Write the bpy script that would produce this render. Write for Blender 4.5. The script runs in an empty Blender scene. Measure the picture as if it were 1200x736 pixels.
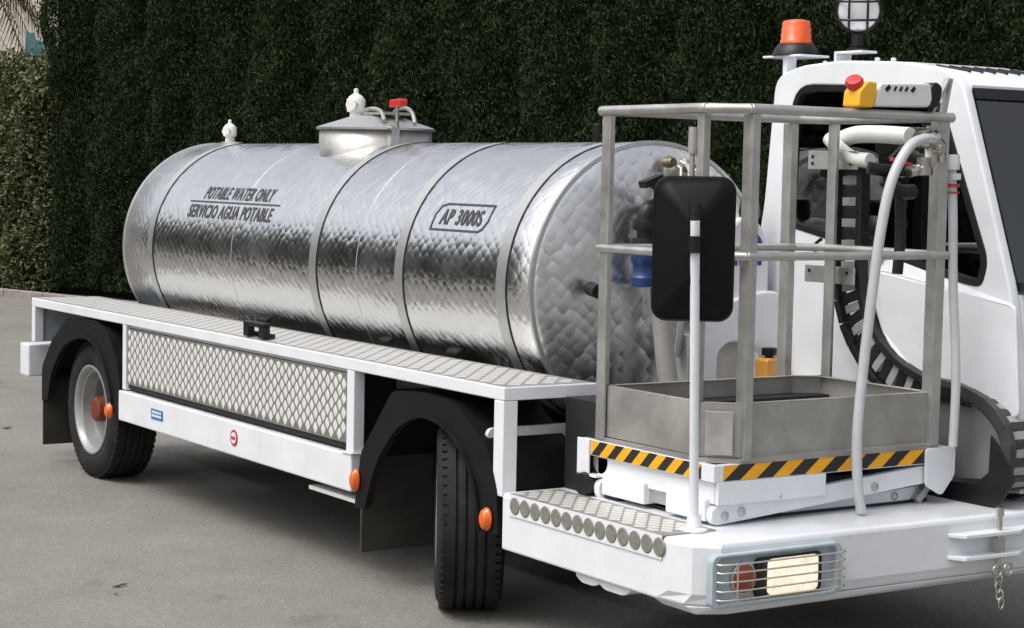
import bpy, bmesh, math, random
import numpy as np
from mathutils import Vector, Matrix

random.seed(7)
rng = np.random.default_rng(7)
S = bpy.context.scene
COL = S.collection
V = Vector
PI = math.pi

# ------------------------------------------------------------------ materials
def nodes(name):
    m = bpy.data.materials.new(name); m.use_nodes = True
    nt = m.node_tree
    return m, nt, nt.nodes['Principled BSDF'], nt.links

def mat(name, col, rough=.5, metal=0., noise=.0, nscale=8., bump=0., bscale=60., coat=0., spec=.5, rnoise=0., emis=None, estr=0.):
    """principled with procedural colour mottling, roughness variation and fine bump"""
    m, nt, b, L = nodes(name)
    b.inputs['Base Color'].default_value = (*col, 1)
    b.inputs['Roughness'].default_value = rough
    b.inputs['Metallic'].default_value = metal
    b.inputs['Coat Weight'].default_value = coat
    b.inputs['Coat Roughness'].default_value = .08
    b.inputs['Specular IOR Level'].default_value = spec
    tc = nt.nodes.new('ShaderNodeTexCoord')
    if noise > 0 or rnoise > 0:
        n = nt.nodes.new('ShaderNodeTexNoise'); n.inputs['Scale'].default_value = nscale
        n.inputs['Detail'].default_value = 6; n.inputs['Roughness'].default_value = .65
        L.new(tc.outputs['Object'], n.inputs['Vector'])
        if noise > 0:
            r = nt.nodes.new('ShaderNodeMapRange')
            r.inputs['From Min'].default_value = .3; r.inputs['From Max'].default_value = .7
            r.inputs['To Min'].default_value = 1 - noise; r.inputs['To Max'].default_value = 1 + noise * .4
            L.new(n.outputs['Fac'], r.inputs['Value'])
            mx = nt.nodes.new('ShaderNodeVectorMath'); mx.operation = 'SCALE'
            mx.inputs[0].default_value = col
            L.new(r.outputs['Result'], mx.inputs['Scale'])
            L.new(mx.outputs['Vector'], b.inputs['Base Color'])
        if rnoise > 0:
            r2 = nt.nodes.new('ShaderNodeMapRange')
            r2.inputs['From Min'].default_value = .3; r2.inputs['From Max'].default_value = .7
            r2.inputs['To Min'].default_value = max(.03, rough - rnoise); r2.inputs['To Max'].default_value = rough + rnoise
            L.new(n.outputs['Fac'], r2.inputs['Value']); L.new(r2.outputs['Result'], b.inputs['Roughness'])
    if bump > 0:
        n2 = nt.nodes.new('ShaderNodeTexNoise'); n2.inputs['Scale'].default_value = bscale
        n2.inputs['Detail'].default_value = 4
        L.new(tc.outputs['Object'], n2.inputs['Vector'])
        bp = nt.nodes.new('ShaderNodeBump'); bp.inputs['Strength'].default_value = 1; bp.inputs['Distance'].default_value = bump
        L.new(n2.outputs['Fac'], bp.inputs['Height']); L.new(bp.outputs['Normal'], b.inputs['Normal'])
    if emis:
        b.inputs['Emission Color'].default_value = (*emis, 1); b.inputs['Emission Strength'].default_value = estr
    return m

M = {}
M['white'] = mat('white_paint', (.755, .78, .81), .34, noise=.09, nscale=3.5, coat=.25, rnoise=.08, bump=.0006, bscale=14)
M['cream'] = mat('off_white_plastic', (.72, .72, .69), .45, noise=.06, nscale=12)
M['inox'] = mat('brushed_stainless', (.53, .52, .495), .42, .75, noise=.22, nscale=9, rnoise=.1, bump=.0004, bscale=180)
M['inox_dull'] = mat('dull_stainless', (.42, .405, .38), .5, .6, noise=.25, nscale=6, rnoise=.1)
M['band'] = mat('polished_band_steel', (.62, .62, .61), .46, 1., noise=.08, nscale=30)
M['alu'] = mat('tread_lozenge_aluminium', (.74, .73, .70), .40, .45, noise=.1, nscale=40)
M['aluw'] = mat('worn_skylit_lozenge', (.86, .86, .84), .36, .3, noise=.1, nscale=40)  # wear-polished tops, with the sky's reflection also put into the pale colour
M['alu_base'] = mat('tread_base_aluminium', (.27, .255, .235), .5, .45, noise=.25, nscale=25)  # dim ground reflection of the plate put into the darker colour
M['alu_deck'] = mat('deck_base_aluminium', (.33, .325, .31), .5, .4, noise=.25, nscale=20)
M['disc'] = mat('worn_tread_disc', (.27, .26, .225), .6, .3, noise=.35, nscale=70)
M['black'] = mat('black_plastic', (.008, .008, .009), .40, spec=.4, noise=.3, nscale=14, rnoise=.1)
M['guard'] = mat('mudguard_plastic', (.008, .0085, .009), .5, spec=.2, noise=.4, nscale=7, rnoise=.1)
M['rubber'] = mat('tyre_rubber', (.022, .021, .0195), .75, spec=.3, noise=.6, nscale=9, bump=.002, bscale=70)
M['flap'] = mat('dusty_rubber_flap', (.042, .038, .030), .8, noise=.5, nscale=5)
M['chassis'] = mat('chassis_black', (.013, .013, .014), .6, noise=.3, nscale=6)
M['rim'] = mat('silver_rim_paint', (.34, .35, .35), .42, .3, noise=.2, nscale=12)
M['rimdisc'] = mat('shaded_wheel_disc', (.15, .15, .145), .55, .2, noise=.35, nscale=14)  # shade inside the rim put into a darker disc colour
M['hubred'] = mat('rusty_red_hub', (.19, .034, .015), .55, noise=.6, nscale=30, bump=.003, bscale=50)
M['amber'] = mat('amber_lens', (.72, .13, .012), .2, coat=.5)
M['orange'] = mat('orange_beacon_lens', (.80, .11, .012), .18, coat=.5, noise=.3, nscale=30)
M['darkamber'] = mat('indicator_lens', (.28, .055, .025), .2, coat=.5, noise=.3, nscale=40)
M['red'] = mat('red_plastic', (.55, .025, .02), .35, coat=.3)
M['yellow'] = mat('yellow_plastic', (.8, .42, .02), .4)
M['hazyel'] = mat('hazard_tape_yellow', (.86, .40, .012), .42, noise=.12, nscale=30)
M['hazblk'] = mat('hazard_tape_black', (.018, .018, .018), .42)
M['mirrorblk'] = mat('mirror_housing_black', (.005, .005, .0055), .40, spec=.16, noise=.2, nscale=10)
M['hose'] = mat('translucent_white_hose', (.54, .565, .58), .3, noise=.1, nscale=10, coat=.3)
M['hosegrey'] = mat('grey_hose', (.36, .35, .32), .5, noise=.15, nscale=10)
M['blue'] = mat('blue_plastic', (.015, .045, .16), .4, noise=.3, nscale=20)
M['bluesticker'] = mat('blue_sticker', (.03, .16, .42), .4)
M['redsticker'] = mat('red_sticker', (.45, .03, .02), .4)
M['logo'] = mat('dark_blue_print', (.02, .03, .25), .4)
M['ink'] = mat('dark_grey_lettering', (.045, .046, .05), .55)
M['bezel'] = mat('pale_blue_recess_paint', (.40, .47, .51), .4, noise=.2, nscale=14)
M['wire'] = mat('zinc_wire', (.80, .76, .68), .25, 1.)
M['chrome'] = mat('chrome', (.62, .60, .56), .24, 1., noise=.2, nscale=40)
M['lens'] = mat('lit_headlight_lens', (.9, .85, .75), .15, emis=(1., .82, .60), estr=.5, noise=.7, nscale=26, bump=.008, bscale=60)
M['lamp'] = mat('clear_lamp_lens', (.88, .89, .92), .2, .25, noise=.15, nscale=30)
M['seat'] = mat('seat_fabric', (.03, .03, .033), .85)
M['cabin'] = mat('cabin_lining', (.60, .60, .58), .7, noise=.2, nscale=5)
M['chainblk'] = mat('energy_chain_black', (.012, .012, .013), .45, noise=.3, nscale=20)
M['chainmid'] = mat('energy_chain_grey', (.045, .045, .044), .45, noise=.2, nscale=20)
M['chaingrey'] = mat('energy_chain_rung', (.36, .36, .35), .45, noise=.2, nscale=20)
M['greyplate'] = mat('grey_side_plate', (.30, .30, .295), .4, .6, noise=.12, nscale=6)
M['stone'] = mat('kerb_stone', (.30, .275, .25), .85, noise=.3, nscale=6, bump=.01, bscale=25)
M['render'] = mat('pale_wall_render', (.52, .47, .41), .9, noise=.2, nscale=3)
M['teal'] = mat('teal_netting', (.008, .065, .068), .7, noise=.4, nscale=8)
M['trunk'] = mat('bark', (.07, .05, .035), .9, noise=.5, nscale=8)
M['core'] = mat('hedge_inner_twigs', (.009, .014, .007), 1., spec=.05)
M['greenglass'] = mat('brass_fitting', (.30, .26, .16), .35, 1., noise=.3, nscale=40)

# glass: mostly clear pane with fresnel gloss
def glass(name, tint, gloss=.05):
    m = bpy.data.materials.new(name); m.use_nodes = True
    nt = m.node_tree; nt.nodes.clear(); L = nt.links
    out = nt.nodes.new('ShaderNodeOutputMaterial')
    tr = nt.nodes.new('ShaderNodeBsdfTransparent'); tr.inputs['Color'].default_value = (*tint, 1)
    gl = nt.nodes.new('ShaderNodeBsdfGlossy'); gl.inputs['Roughness'].default_value = .02
    fr = nt.nodes.new('ShaderNodeFresnel'); fr.inputs['IOR'].default_value = 1.6
    ad = nt.nodes.new('ShaderNodeMath'); ad.operation = 'ADD'; ad.inputs[1].default_value = gloss
    L.new(fr.outputs[0], ad.inputs[0])
    mx = nt.nodes.new('ShaderNodeMixShader')
    L.new(ad.outputs[0], mx.inputs[0]); L.new(tr.outputs[0], mx.inputs[1]); L.new(gl.outputs[0], mx.inputs[2])
    L.new(mx.outputs[0], out.inputs[0])
    return m
M['glass'] = glass('window_glass', (.86, .88, .87), .10)
M['screen'] = glass('windscreen_glass', (.92, .94, .93), .07)

# engine-turned stainless: a staggered grid of overlapping swirl spots in the sheet's own UV (metres)
def swirl(name, pitch, rough, depth, spot, rvar):
    m, nt, b, L = nodes(name)
    N = nt.nodes.new
    b.inputs['Metallic'].default_value = 1
    uv = N('ShaderNodeUVMap')
    def vm(op, a, bb=None, sc=None):
        n = N('ShaderNodeVectorMath'); n.operation = op
        for i, q in enumerate((a, bb)):
            if q is None: continue
            if isinstance(q, tuple): n.inputs[i].default_value = q
            else: L.new(q, n.inputs[i])
        if sc is not None: n.inputs['Scale'].default_value = sc
        return n
    def ma(op, a, bb=None):
        n = N('ShaderNodeMath'); n.operation = op
        for i, q in enumerate((a, bb)):
            if q is None: continue
            if isinstance(q, (int, float)): n.inputs[i].default_value = q
            else: L.new(q, n.inputs[i])
        return n.outputs[0]
    # spot centres: a lattice set at 45 degrees, slightly irregular
    rot = N('ShaderNodeVectorRotate'); rot.rotation_type = 'Z_AXIS'; rot.inputs['Angle'].default_value = math.radians(41)
    L.new(vm('SCALE', uv.outputs[0], sc=1 / pitch).outputs[0], rot.inputs['Vector'])
    vo = N('ShaderNodeTexVoronoi'); vo.voronoi_dimensions = '2D'; vo.feature = 'F1'
    vo.inputs['Scale'].default_value = 1; vo.inputs['Randomness'].default_value = .38
    L.new(rot.outputs[0], vo.inputs['Vector'])
    back = N('ShaderNodeVectorRotate'); back.rotation_type = 'Z_AXIS'; back.inputs['Angle'].default_value = -math.radians(41)
    L.new(vm('SUBTRACT', rot.outputs[0], vo.outputs['Position']).outputs[0], back.inputs['Vector'])
    cmb = back
    wn = N('ShaderNodeTexWhiteNoise'); L.new(vo.outputs['Position'], wn.inputs['Vector'])
    # every spot leans its brushed surface outwards from its own centre, plus a slight lean of its own
    tn = N('ShaderNodeTangent'); tn.direction_type = 'UV_MAP'; tn.uv_map = 'UVMap'
    ge = N('ShaderNodeNewGeometry')
    bt = vm('CROSS_PRODUCT', ge.outputs['Normal'], tn.outputs[0])
    low = N('ShaderNodeTexNoise'); low.inputs['Scale'].default_value = 9; low.inputs['Detail'].default_value = 3
    L.new(uv.outputs[0], low.inputs['Vector'])
    tilt = vm('ADD', vm('SUBTRACT', wn.outputs['Color'], (.5, .5, .5)).outputs[0], vm('SUBTRACT', low.outputs['Color'], (.5, .5, .5)).outputs[0])
    tl = vm('SCALE', tilt.outputs[0], sc=spot)
    rad = vm('SCALE', cmb.outputs[0], sc=depth)
    sl_ = N('ShaderNodeSeparateXYZ'); L.new(vm('ADD', tl.outputs[0], rad.outputs[0]).outputs[0], sl_.inputs[0])
    va = N('ShaderNodeVectorMath'); va.operation = 'SCALE'; L.new(tn.outputs[0], va.inputs[0]); L.new(sl_.outputs[0], va.inputs['Scale'])
    vb = N('ShaderNodeVectorMath'); vb.operation = 'SCALE'; L.new(bt.outputs[0], vb.inputs[0]); L.new(sl_.outputs[1], vb.inputs['Scale'])
    nn_ = vm('NORMALIZE', vm('ADD', vm('ADD', ge.outputs['Normal'], va.outputs[0]).outputs[0], vb.outputs[0]).outputs[0])
    L.new(nn_.outputs[0], b.inputs['Normal'])
    # soft dents and handling marks of the sheet
    nz = N('ShaderNodeTexNoise'); nz.inputs['Scale'].default_value = 3; nz.inputs['Detail'].default_value = 5
    L.new(uv.outputs[0], nz.inputs['Vector'])
    r = ma('ADD', rough, ma('MULTIPLY', ma('SUBTRACT', nz.outputs['Fac'], .5), .20))
    r = ma('ADD', r, ma('MULTIPLY', ma('SUBTRACT', wn.outputs['Value'], .5), rvar))
    L.new(r, b.inputs['Roughness'])
    cm = N('ShaderNodeMapRange'); cm.inputs['To Min'].default_value = .72; cm.inputs['To Max'].default_value = .84
    L.new(ma('ADD', ma('MULTIPLY', wn.outputs['Value'], .25), ma('MULTIPLY', nz.outputs['Fac'], .75)), cm.inputs['Value'])
    cc = N('ShaderNodeCombineColor')
    for i in range(3): L.new(cm.outputs['Result'], cc.inputs[i])
    L.new(cc.outputs[0], b.inputs['Base Color'])
    return m
M['shell'] = swirl('engine_turned_stainless', .047, .24, .11, .045, .04)
M['head'] = swirl('spot_polished_head', .050, .34, .13, .13, .10)

# foliage: each leaf carries its own 'tint'
def foliage(name, c0, c1, c2, rough=.6, spec=.12):
    m, nt, b, L = nodes(name); N = nt.nodes.new
    at = N('ShaderNodeAttribute'); at.attribute_name = 'tint'
    cr = N('ShaderNodeValToRGB')
    cr.color_ramp.elements[0].color = (*c0, 1); cr.color_ramp.elements[1].color = (*c2, 1)
    e = cr.color_ramp.elements.new(.55); e.color = (*c1, 1)
    L.new(at.outputs['Fac'], cr.inputs[0]); L.new(cr.outputs[0], b.inputs['Base Color'])
    b.inputs['Roughness'].default_value = rough; b.inputs['Specular IOR Level'].default_value = spec
    return m
M['cypress'] = foliage('cypress_foliage', (.011, .019, .0075), (.026, .043, .016), (.060, .076, .030), .9)
M['shrub'] = foliage('broad_leaf_foliage', (.026, .032, .012), (.10, .11, .042), (.29, .28, .15), .5, .35)
M['yardleaf'] = foliage('yard_foliage', (.030, .033, .020), (.075, .08, .04), (.14, .145, .075), .7)
M['palm'] = foliage('palm_foliage', (.05, .06, .02), (.13, .13, .035), (.24, .21, .09), .5)

# ------------------------------------------------------------------ mesh helpers
ROOTLOC = {}
def mk(name, bm, mats, parent=None, smooth=None, bevel=0., seg=2):
    me = bpy.data.meshes.new(name)
    bmesh.ops.recalc_face_normals(bm, faces=bm.faces[:])
    bm.to_mesh(me); bm.free()
    return link(name, me, mats, parent, smooth, bevel, seg)

def link(name, me, mats, parent=None, smooth=None, bevel=0., seg=2):
    o = bpy.data.objects.new(name, me); COL.objects.link(o)
    for m in (mats if isinstance(mats, (list, tuple)) else [mats]): me.materials.append(M[m])
    if smooth:
        for p in me.polygons: p.use_smooth = True
        me.set_sharp_from_angle(angle=math.radians(smooth))
    if bevel:
        b = o.modifiers.new('edge', 'BEVEL'); b.width = bevel; b.segments = seg; b.limit_method = 'ANGLE'
        b.angle_limit = math.radians(40); b.harden_normals = False
    if parent is not None:
        o.parent = parent
        if parent.parent is None: o.location = -parent.location
    return o

def BM(): return bmesh.new()

def box(bm, x0, x1, y0, y1, z0, z1, mi=0):
    vs = [bm.verts.new((x, y, z)) for x in (x0, x1) for y in (y0, y1) for z in (z0, z1)]
    for f in ((0,1,3,2),(4,6,7,5),(0,4,5,1),(2,3,7,6),(0,2,6,4),(1,5,7,3)):
        bm.faces.new([vs[i] for i in f]).material_index = mi
    return bm

def bar(bm, p0, p1, w, h, up=(0, 0, 1), mi=0):
    """rectangular bar from p0 to p1: w sideways, h along up"""
    p0, p1 = V(p0), V(p1); d = (p1 - p0).normalized(); up = V(up)
    s = d.cross(up).normalized(); u = s.cross(d).normalized()
    vs = []
    for p in (p0, p1):
        for a, b in ((-1,-1),(1,-1),(1,1),(-1,1)):
            vs.append(bm.verts.new(p + s * (a * w / 2) + u * (b * h / 2)))
    for f in ((0,1,2,3),(7,6,5,4),(0,4,5,1),(1,5,6,2),(2,6,7,3),(3,7,4,0)):
        bm.faces.new([vs[i] for i in f]).material_index = mi
    return bm

def tube(bm, pts, r, seg=12, closed=False, mi=0, smooth_pts=0):
    pts = [V(p) for p in pts]
    if smooth_pts:
        out = []
        n = len(pts)
        for i in range(n - 1):
            a = pts[max(i-1, 0)]; b = pts[i]; c = pts[i+1]; d = pts[min(i+2, n-1)]
            for k in range(smooth_pts):
                t = k / smooth_pts
                out.append(.5 * ((2*b) + (c-a)*t + (2*a-5*b+4*c-d)*t*t + (3*b-a-3*c+d)*t**3))
        out.append(pts[-1]); pts = out
    n = len(pts)
    rs = r if isinstance(r, (list, tuple)) else [r] * n
    rings = []
    ref = None
    for i, p in enumerate(pts):
        if closed: d = (pts[(i+1) % n] - pts[i-1]).normalized()
        else: d = (pts[min(i+1, n-1)] - pts[max(i-1, 0)]).normalized()
        if ref is None:
            ref = V((0, 0, 1)) if abs(d.z) < .9 else V((1, 0, 0))
        s = d.cross(ref).normalized(); u = s.cross(d).normalized(); ref = u
        rings.append([bm.verts.new(p + (s * math.cos(2*PI*k/seg) + u * math.sin(2*PI*k/seg)) * rs[i]) for k in range(seg)])
    m = n if closed else n - 1
    for i in range(m):
        a, b = rings[i], rings[(i+1) % n]
        for k in range(seg):
            bm.faces.new((a[k], a[(k+1) % seg], b[(k+1) % seg], b[k])).material_index = mi
    if not closed:
        bm.faces.new(rings[0][::-1]).material_index = mi; bm.faces.new(rings[-1]).material_index = mi
    return bm

def lathe(bm, prof, c=(0,0,0), axis='z', seg=48, mi=0, a0=0., a1=2*PI):
    """prof: (radius, height) pairs turned round axis through c"""
    c = V(c)
    ax = {'x': (V((1,0,0)), V((0,1,0)), V((0,0,1))), 'y': (V((0,1,0)), V((0,0,1)), V((1,0,0))), 'z': (V((0,0,1)), V((1,0,0)), V((0,1,0)))}
    A, B, C_ = ax[axis] if isinstance(axis, str) else axis
    rings = []
    for r, h in prof:
        if r < 1e-6: rings.append([bm.verts.new(c + A * h)])
        else: rings.append([bm.verts.new(c + A * h + (B * math.cos(2*PI*k/seg) + C_ * math.sin(2*PI*k/seg)) * r) for k in range(seg)])
    for i in range(len(rings) - 1):
        a, b = rings[i], rings[i+1]
        for k in range(seg):
            k2 = (k+1) % seg
            if len(a) == 1 and len(b) == 1: continue
            if len(a) == 1: f = (a[0], b[k], b[k2])
            elif len(b) == 1: f = (a[k], b[0], a[k2])
            else: f = (a[k], b[k], b[k2], a[k2])
            bm.faces.new(f).material_index = mi
    return bm

def prism(bm, poly, plane, a0, a1, mi=0):
    def P(p, a):
        return {'xz': (p[0], a, p[1]), 'yz': (a, p[0], p[1]), 'xy': (p[0], p[1], a)}[plane]
    A = [bm.verts.new(P(p, a0)) for p in poly]; B = [bm.verts.new(P(p, a1)) for p in poly]
    n = len(poly)
    bm.faces.new(A).material_index = mi; bm.faces.new(B[::-1]).material_index = mi
    for i in range(n): bm.faces.new((A[i], B[i], B[(i+1) % n], A[(i+1) % n])).material_index = mi
    return bm

def rrect(x0, x1, z0, z1, r, n=6):
    out = []
    for cx, cz, s in ((x1-r, z1-r, 0), (x0+r, z1-r, 1), (x0+r, z0+r, 2), (x1-r, z0+r, 3)):
        for k in range(n + 1):
            a = (s + k / n) * PI / 2
            out.append((cx + r * math.cos(a), cz + r * math.sin(a)))
    return out

def plate_mesh(name, outer, holes, thick, bevel=0., xf=None):
    """flat panel with openings (filled 2-D curve, extruded), placed by xf (maps curve x,y,z to the world)"""
    cu = bpy.data.curves.new(name, 'CURVE'); cu.dimensions = '2D'; cu.fill_mode = 'BOTH'
    cu.extrude = thick / 2 - bevel; cu.bevel_depth = bevel; cu.bevel_resolution = 2
    if bevel: cu.offset = -bevel
    for ring in [outer] + list(holes):
        sp = cu.splines.new('POLY'); sp.points.add(len(ring) - 1); sp.use_cyclic_u = True
        for q, p in zip(sp.points, ring): q.co = (p[0], p[1], 0, 1)
    return curve_to_mesh(name, cu, xf)

def curve_to_mesh(name, cu, xf=None):
    t = bpy.data.objects.new('tmp', cu); COL.objects.link(t)
    dg = bpy.context.evaluated_depsgraph_get(); dg.update()
    me = bpy.data.meshes.new_from_object(t.evaluated_get(dg))
    me.name = name
    bpy.data.objects.remove(t); bpy.data.curves.remove(cu)
    if xf is not None: me.transform(xf)
    return me
# curve plane (x,y,extrude) -> world
XZ = lambda y: Matrix(((1,0,0,0),(0,0,-1,y),(0,1,0,0),(0,0,0,1)))       # faces -Y
YZ = lambda x: Matrix(((0,0,1,x),(1,0,0,0),(0,1,0,0),(0,0,0,1)))        # faces +X

def smooth_loop(pts, r=.06, n=5):
    """round the corners of a closed polygon"""
    out = []; N = len(pts)
    for i in range(N):
        a, b, c = V(pts[i-1]).to_2d(), V(pts[i]).to_2d(), V(pts[(i+1) % N]).to_2d()
        d1 = (a - b); d2 = (c - b); t = min(r, d1.length * .45, d2.length * .45)
        p, q = b + d1.normalized() * t, b + d2.normalized() * t
        for k in range(n + 1):
            s = k / n
            out.append(tuple((1-s)**2 * p + 2*s*(1-s) * b + s*s * q))
    return out

def lozenges(bm, o, U, W, Nn, lu, lw, pu, pw, a, b, h, mi=1, alt=False):
    """raised lozenges in staggered columns over a plate: o corner, U/W unit axes, lu/lw extents"""
    o, U, W, Nn = V(o), V(U), V(W), V(Nn)
    i = 0; u = pu / 2
    while u + a / 2 < lu:
        w = pw * (.5 if i % 2 == 0 else 1.0)
        j = 0
        while w + b * .25 < lw:
            c = o + U * u + W * w
            aa, bb = (a, b)
            e = min(b / 2, lw - w - .004)
            e0 = min(b / 2, w - .002)
            ring = []
            for k in range(10):
                t = 2*PI*k/10; cs, sn = math.cos(t), math.sin(t)
                ring.append(bm.verts.new(c + U*(a/2)*math.copysign(abs(cs)**1.75, cs) + W*(e if sn > 0 else e0)*math.copysign(abs(sn)**1.75, sn)))
            top = bm.verts.new(c + Nn*h)
            for k in range(10):
                f = bm.faces.new((ring[k], ring[(k+1) % 10], top)); f.material_index = mi; f.smooth = True
            w += pw; j += 1
        u += pu; i += 1
    return bm

def thing(name, loc, label, cat, group=None):
    o = bpy.data.objects.new(name, None); COL.objects.link(o)
    o.location = loc; o.empty_display_size = .3
    o['label'] = label; o['category'] = cat
    if group: o['group'] = group
    return o
def tag(o, label, cat, group=None):
    o['label'] = label; o['category'] = cat
    if group: o['group'] = group
def subempty(name, parent):
    o = bpy.data.objects.new(name, None); COL.objects.link(o); o.parent = parent
    if parent.parent is None: o.location = -parent.location
    return o

# ------------------------------------------------------------------ ground
def build_ground():
    m, nt, b, L = nodes('worn_asphalt'); N = nt.nodes.new
    tc = N('ShaderNodeTexCoord')
    def nz(scale, det, rough=.6, dist=0.):
        n = N('ShaderNodeTexNoise'); n.inputs['Scale'].default_value = scale; n.inputs['Detail'].default_value = det
        n.inputs['Roughness'].default_value = rough; n.inputs['Distortion'].default_value = dist
        L.new(tc.outputs['Object'], n.inputs['Vector']); return n
    big = nz(.35, 5, .6, .4); mid = nz(2.2, 6, .7); fine = nz(95, 3, .7); grit = N('ShaderNodeTexVoronoi')
    grit.inputs['Scale'].default_value = 130; L.new(tc.outputs['Object'], grit.inputs['Vector'])
    cr = N('ShaderNodeValToRGB'); e = cr.color_ramp.elements
    e[0].position = .25; e[0].color = (.208, .198, .181, 1); e[1].position = .75; e[1].color = (.265, .254, .234, 1)
    L.new(big.outputs['Fac'], cr.inputs[0])
    def mix(a, col, fac, blend='MULTIPLY'):
        x = N('ShaderNodeMix'); x.data_type = 'RGBA'; x.blend_type = blend
        L.new(a, x.inputs['A']); L.new(col, x.inputs['B']); x.inputs['Factor'].default_value = fac
        return x.outputs['Result']
    def ramp(src, lo, hi, c0, c1):
        q = N('ShaderNodeValToRGB'); q.color_ramp.elements[0].position = lo; q.color_ramp.elements[1].position = hi
        q.color_ramp.elements[0].color = (*c0, 1); q.color_ramp.elements[1].color = (*c1, 1); L.new(src, q.inputs[0]); return q.outputs[0]
    c = mix(cr.outputs[0], ramp(mid.outputs['Fac'], .32, .68, (.88, .875, .87), (1.07, 1.065, 1.06)), 1)
    c = mix(c, ramp(fine.outputs['Fac'], .3, .7, (.6, .6, .6), (1.35, 1.35, 1.35)), 1)
    c = mix(c, ramp(grit.outputs['Distance'], .0, .5, (1.25, 1.22, 1.18), (.88, .88, .88)), .6)
    grain = nz(30, 3, .7)
    c = mix(c, ramp(grain.outputs['Fac'], .32, .68, (.84, .84, .83), (1.12, 1.12, 1.12)), 1)
    # oil spots
    st = nz(1.1, 3, .5, 1.2)
    c = mix(c, ramp(st.outputs['Fac'], .24, .36, (.62, .60, .58), (1, 1, 1)), 1)
    L.new(c, b.inputs['Base Color']); b.inputs['Roughness'].default_value = .86
    b.inputs['Specular IOR Level'].default_value = .35
    bp = N('ShaderNodeBump'); bp.inputs['Distance'].default_value = .006; bp.inputs['Strength'].default_value = .8
    L.new(fine.outputs['Fac'], bp.inputs['Height']); L.new(bp.outputs['Normal'], b.inputs['Normal'])
    M['asphalt'] = m
    bm = BM()
    vs = [bm.verts.new(p) for p in ((-400,-400,0),(400,-400,0),(400,400,0),(-400,400,0))]; bm.faces.new(vs)
    o = mk('ground', bm, 'asphalt'); o['kind'] = 'structure'
    # fallen leaves on the asphalt, nobody could count
    bm = BM()
    for x, y, n_ in ((-2.2, -.95, 2), (-2.05, -1.02, 1), (-.85, -.75, 3), (-3.7, -1.4, 1), (.6, -1.2, 1), (-6.8, -1.6, 2), (-7.6, .3, 2)):
        for _ in range(n_):
            a = random.uniform(0, PI); c = V((x + random.uniform(-.03, .03), y + random.uniform(-.03, .03), .006))
            d = V((math.cos(a), math.sin(a), .03)) * random.uniform(.02, .05); s = V((-d.y, d.x, .25 * d.length)) * .32
            bm.faces.new([bm.verts.new(q) for q in (c - d, c + s, c + d + V((0, 0, .01)), c - s)])
    M['deadleaf'] = mat('dry_leaf', (.035, .036, .012), .8, noise=.4, nscale=30)
    o = mk('fallen_leaves', bm, 'deadleaf'); tag(o, 'few small dark dry leaves scattered on the grey asphalt', 'leaves'); o['kind'] = 'stuff'
build_ground()

# ------------------------------------------------------------------ hedges
HD = V((1, .25, 0)).normalized()            # run of the hedge behind the truck
HN = V((HD.y, -HD.x, 0))                    # its face looks this way (towards the truck)
H0 = V((-21.2, 5.45, 0))

def fbm(x, z, s):
    return (np.sin(x*s*1.3+1.7)*np.cos(z*s*.9+.3) + .6*np.sin(x*s*2.9+z*s*1.7+2.1) + .4*np.cos(z*s*3.7-x*s*2.3+.7)) / 2

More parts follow.
